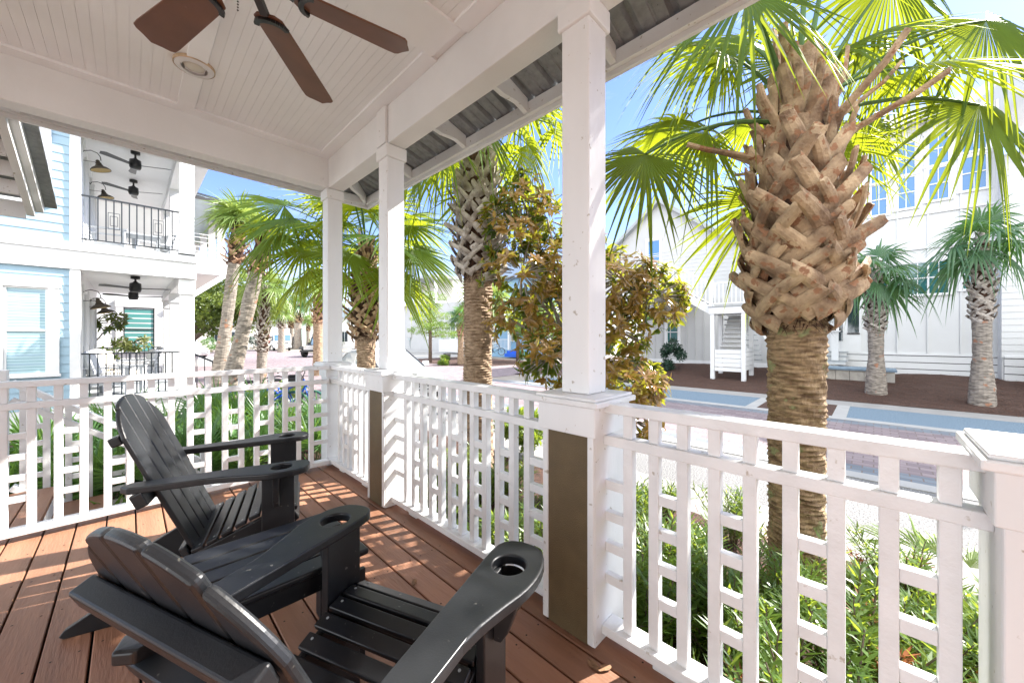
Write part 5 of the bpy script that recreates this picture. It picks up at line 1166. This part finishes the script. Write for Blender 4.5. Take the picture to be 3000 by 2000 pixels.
def sec(x, hw, z0, z1, tuck=.06): return [(x, -hw + tuck, z0), (x, -hw, z0 + .18), (x, -hw, z1 - .14), (x, -hw + .10, z1), (x, hw - .10, z1), (x, hw, z1 - .14), (x, hw, z0 + .18), (x, hw - tuck, z0)]
def car(label, loc, rz):
    t = thing('parked_car', loc, label, 'car', None, rz); b_ = MB()
    loft(b_, [sec(-2.25, .70, .35, .95), sec(-2.1, .84, .22, 1.02), sec(-1.2, .90, .2, 1.02), sec(0, .91, .2, .98), sec(.9, .90, .2, .95), sec(1.6, .87, .2, .86), sec(2.1, .80, .24, .72), sec(2.28, .62, .34, .62)])
    b_.build('body', 'car_white', t, bevel=.03, local=True, smooth=False)
    c_ = MB(); loft(c_, [[(-1.95, -.7, .95), (-1.95, .7, .95), (-1.95, .70, .99), (-1.95, -.70, .99)], [(-1.3, -.76, .95), (-1.3, .76, .95), (-1.3, .62, 1.38), (-1.3, -.62, 1.38)], [(-.3, -.78, .95), (-.3, .78, .95), (-.3, .64, 1.46), (-.3, -.64, 1.46)], [(.25, -.78, .93), (.25, .78, .93), (.25, .62, 1.42), (.25, -.62, 1.42)], [(1.15, -.76, .9), (1.15, .76, .9), (1.15, .74, .93), (1.15, -.74, .93)]]); c_.build('windows', 'car_glass', t, local=True)
    rf_ = MB(); loft(rf_, [[(-1.3, -.60, 1.375), (-1.3, .60, 1.375), (-1.3, .55, 1.41), (-1.3, -.55, 1.41)], [(-.3, -.655, 1.44), (-.3, .655, 1.44), (-.3, .56, 1.50), (-.3, -.56, 1.50)], [(.25, -.635, 1.405), (.25, .635, 1.405), (.25, .55, 1.455), (.25, -.55, 1.455)]]); rf_.build('roof', 'car_white', t, bevel=.02, local=True)
    for s in (-1, 1):
        for a_, b_2, w_ in (((.25, s * .635, 1.41), (1.15, s * .76, .93), .045), ((-1.3, s * .63, 1.38), (-1.95, s * .72, 1.0), .07), ((-.42, s * .655, 1.44), (-.42, s * .79, .95), .06)): MB().bar(a_, b_2, w_, .05).build('pillar', 'car_white' if w_ > .05 else 'frame_dark', t, local=True)
        MB().box(.80, .95, s * .98 - .09, s * .98 + .09, .93, 1.08).build('mirror', 'car_white', t, bevel=.03, local=True)
        MB().box(2.02, 2.2, s * .62 - .12, s * .62 + .12, .60, .70).build('headlight', 'lens', t, bevel=.02, local=True)
        for x in (-1.4, 1.42):
            M = Matrix.Translation((x, s * .865, .34)) @ Matrix.Rotation(rad(90), 4, 'X'); MB().lathe([(0, -.06), (.40, -.06), (.40, .06), (0, .06)], 24, M, cap=False).build('wheel_arch', 'gap_dark', t, local=True)
            wheel(t, x, s * .88, .34, .2)
    for k in range(3): MB().box(2.20, 2.31, -.4, .4, .36 + .09 * k, .40 + .09 * k).build('grille_bar', 'black_metal', t, local=True)
    return t
car('white car parked on the street behind the first brown-panelled pedestal', (5.75, 11.35, G), rad(-90))
p_ = at(-29.6, 33, G); car('white car parked beyond the garden wall, cut off by the blue house porch', (p_.x, p_.y, G), rad(-45.8))
def truck(loc, rz):
    t = thing('box_truck', loc, 'white delivery box truck with red side, facing us down the street', 'truck', None, rz)
    MB().box(-4.4, .35, -1.15, 1.15, .85, 3.1).build('cargo_box', 'truck_white', t, bevel=.04, local=True)
    rp = MB().box(-4.2, -.2, -1.175, -1.153, .95, 3.0).build('side_panel', 'red_panel', t, local=True)
    lt = MB()
    for k in range(9): lt.box(-3.7 + .36 * k, -3.7 + .36 * k + .08, -1.185, -1.176, 1.2 + .15 * (k % 3), 2.7 - .2 * (k % 2))
    lt.build('lettering_marks', 'truck_white', rp, local=True)
    c_ = MB(); c_.prism([(.5, .55), (2.15, .55), (2.2, 1.25), (2.0, 2.25), (1.8, 2.35), (.5, 2.35)], -1.02, 1.02, Matrix(((1, 0, 0, 0), (0, 0, 1, 0), (0, 1, 0, 0), (0, 0, 0, 1)))); c_.build('cab', 'truck_white', t, bevel=.06, local=True)
    M = Matrix.Translation((2.11, 0, 1.78)) @ Matrix.Rotation(rad(-11), 4, 'Y'); MB().box(0, .03, -.93, .93, -.40, .42, M).build('windscreen', 'windscreen', t, bevel=.02, local=True)
    MB().box(1.0, 1.8, -1.035, -1.02, 1.35, 2.1).build('side_window', 'windscreen', t, local=True)
    MB().box(2.16, 2.215, -.7, .7, .98, 1.12).build('grille', 'frame_dark', t, local=True); MB().box(2.16, 2.3, -1.05, 1.05, .45, .68).build('bumper', 'truck_white', t, bevel=.03, local=True)
    for s in (-1, 1):
        MB().box(2.17, 2.225, s * .82 - .16, s * .82 + .16, .86, 1.02).build('headlight', 'lens', t, local=True); MB().box(1.9, 2.0, s * 1.3 - .1, s * 1.3 + .1, 1.4, 1.95).build('mirror', 'frame_dark', t, local=True)
        wheel(t, 1.45, s * .92, .40, .24, 'truck_white'); wheel(t, -2.9, s * .90, .40, .4, 'truck_white')
    MB().box(-4.3, 1.0, -.45, .45, .5, .84).build('chassis', 'frame_dark', t, local=True)
p_ = at(-.625 * 52, 52, G); truck((p_.x, p_.y, G), math.atan2(-p_.y, -p_.x) + rad(9))
def jeep(loc, rz):
    t = thing('offroad_car', loc, 'black off-road car parked by the corner column, partly behind the rusty palm', 'car', None, rz)
    b_ = MB(); loft(b_, [sec(-2.1, .80, .6, 1.2, .02), sec(-1.0, .84, .55, 1.2, .02), sec(.4, .84, .55, 1.2, .02), sec(.6, .72, .6, 1.18, .02), sec(1.9, .62, .65, 1.12, .02)]); b_.build('body', 'car_black', t, bevel=.03, local=True)
    c_ = MB(); c_.prism([(-2.05, 1.19), (.55, 1.19), (.25, 1.82), (-2.0, 1.85)], -.70, .70, Matrix(((1, 0, 0, 0), (0, 0, 1, 0), (0, 1, 0, 0), (0, 0, 0, 1)))); c_.build('cabin', 'windscreen', t, bevel=.03, local=True)
    MB().box(-2.05, .3, -.72, .72, 1.80, 1.9).build('roof', 'car_black', t, bevel=.03, local=True)
    for s in (-1, 1):
        MB().bar((.56, s * .69, 1.2), (.27, s * .69, 1.84), .06, .06).bar((-.75, s * .70, 1.2), (-.75, s * .70, 1.84), .07, .05).build('pillar', 'car_black', t, local=True)
        for x in (1.35, -1.4): MB().prism([(x - .55, .72), (x - .45, 1.02), (x + .45, 1.02), (x + .6, .78), (x + .5, .72), (x + .4, .9), (x - .4, .9)], s * .78 - .17, s * .78 + .17, Matrix(((1, 0, 0, 0), (0, 0, 1, 0), (0, 1, 0, 0), (0, 0, 0, 1)))).build('fender', 'frame_dark', t, local=True); wheel(t, x, s * .78, .42, .28)
        MB().lathe([(0, .03), (.1, .02), (.11, -.02)], 16, Matrix.Translation((1.93, s * .42, .98)) @ Matrix.Rotation(rad(90), 4, 'Y'), cap=False).build('headlight', 'lens', t, local=True)
        MB().box(.35, .45, s * .93 - .1, s * .93 + .1, 1.15, 1.35).build('mirror', 'frame_dark', t, local=True)
    MB().box(1.9, 1.93, -.55, .55, .7, 1.1).build('grille', 'chrome', t, local=True); MB().box(1.95, 2.2, -.75, .75, .5, .68).build('bumper', 'frame_dark', t, bevel=.02, local=True)
p_ = at(-.515 * 36, 36, G); jeep((p_.x, p_.y, G), math.atan2(-p_.y, -p_.x) - rad(28))
p_ = at(-.505 * 56, 56, G); tag(MB().lathe([(.28, 0), (.36, .9), (.0, .92)], 16, Matrix.Translation(p_)).build('bin', 'orange'), 'orange barrel standing in the far street right of the truck', 'barrel')
p_ = at(.025 * 29, 29, G); tag(MB().lathe([(.22, .1), (.27, .75), (.29, .76), (.29, .82), (.0, .86)], 14, Matrix.Translation(p_)).build('waste_bin', 'bin_green', bevel=.01), 'dark green bin on the corner bed right of the small pines', 'bin')
p_ = at(-.175 * 25.3, 25.3, G); tag(MB().box(-.2, .2, -.15, .15, .3, .75, Matrix.Translation(p_)).box(-.04, .04, -.04, .04, 0, .3, Matrix.Translation(p_)).build('garden_box', 'frame_dark', bevel=.02), 'small black garden box at the pine foot before the far white house', 'box')

def bicycle(label, loc, rz, lean=0, c1='blue_paint', ty='tyre_green', basket=False):
    t = thing('bicycle', loc, label, 'bicycle', 'blue cruiser bicycles', rz); t.rotation_euler = (rad(lean), 0, rz)
    for x, nm in ((-.56, 'rear_wheel'), (.56, 'front_wheel')):
        n = 40; mb = MB(); pts = [(x + .31 * cos(2 * pi * k / n), 0, .34 + .31 * sin(2 * pi * k / n)) for k in range(n + 1)]; mb.tube(pts, .027, 8, cap=False); w = mb.build(nm, ty, t, local=True, smooth=True)
        sp_ = MB()
        for k in range(16): a = 2 * pi * k / 16; sp_.bar((x, 0, .34), (x + .29 * cos(a), 0, .34 + .29 * sin(a)), .003, .003)
        sp_.tube([(x, -.05, .34), (x, .05, .34)], .022, 8); sp_.tube([(x + .285 * cos(2 * pi * k / n), 0, .34 + .285 * sin(2 * pi * k / n)) for k in range(n + 1)], .009, 6, cap=False); sp_.build('spokes', 'chrome', w, local=True)
    f = MB(); r = .019
    f.tube([(-.14, 0, .30), (-.22, 0, .55), (-.30, 0, .82)], r, 8).tube([(.38, 0, .86), (.20, 0, .78), (-.05, 0, .68), (-.24, 0, .62)], r, 8).tube([(.41, 0, .78), (.25, 0, .55), (.05, 0, .38), (-.14, 0, .30)], r * 1.2, 8)
    f.tube([(-.14, 0, .30), (-.56, .05, .34)], .012, 6).tube([(-.14, 0, .30), (-.56, -.05, .34)], .012, 6).tube([(-.24, 0, .62), (-.56, .05, .34)], .012, 6).tube([(-.24, 0, .62), (-.56, -.05, .34)], .012, 6).tube([(.36, 0, .92), (.42, 0, .74)], r * 1.3, 8)
    f.tube([(.42, .05, .74), (.47, .05, .55), (.56, .05, .34)], .013, 6).tube([(.42, -.05, .74), (.47, -.05, .55), (.56, -.05, .34)], .013, 6).build('frame', c1, t, local=True, smooth=True)
    MB().tube([(.10, .33, 1.0), (.2, .30, 1.05), (.33, .12, 1.04), (.36, 0, .98), (.33, -.12, 1.04), (.2, -.30, 1.05), (.10, -.33, 1.0)], .012, 8).tube([(.36, 0, .9), (.36, 0, 1.0)], .014, 6).build('handlebar', 'black_metal', t, local=True)
    MB().prism([(.12, -.02), (.12, .02), (-.02, .05), (-.13, .11), (-.15, .0), (-.13, -.11), (-.02, -.05)], .86, .92, Matrix.Translation((-.30, 0, 0))).build('saddle', 'frame_dark', t, bevel=.015, local=True)
    MB().bar((-.14, .06, .30), (-.02, .06, .18), .02, .02).bar((-.14, -.06, .30), (-.26, -.06, .42), .02, .02).box(-.07, .03, .06, .15, .165, .185).build('pedals', 'black_metal', t, local=True)
    MB().tube([(-.56 + .36 * cos(a), 0, .34 + .36 * sin(a)) for a in [.2 + 2.4 * k / 10 for k in range(11)]], .02, 6, flat=.4).build('mudguard', c1, t, local=True)
    if basket: MB().box(.42, .68, -.16, .16, .80, .82).box(.42, .44, -.16, .16, .8, 1.0).box(.66, .68, -.16, .16, .8, 1.0).box(.44, .66, -.16, -.14, .8, 1.0).box(.44, .66, .14, .16, .8, 1.0).build('basket', 'frame_dark', t, local=True)
    return t
p_ = at(-.655 * 8.2, 8.2, G); bicycle('blue cruiser bicycle with green tyres, the left of two behind the palmettos', (p_.x, p_.y, G), rad(-38), 8, basket=True)
p_ = at(-.590 * 8.5, 8.5, G); bicycle('second blue cruiser bicycle, nearer the corner column', (p_.x, p_.y, G), rad(-52), 9)
p_ = at(-.41 * 38, 38, G); bicycle('far bicycle standing left of the first porch palm, wheel just visible', (p_.x, p_.y, G), rad(-45), 4, 'frame_dark', 'tyre')
p_ = at(-.045 * 34, 34, G); bicycle('far dark bicycle parked before the blue cottage', (p_.x, p_.y, G + .2), rad(-45), 4, 'frame_dark', 'tyre')
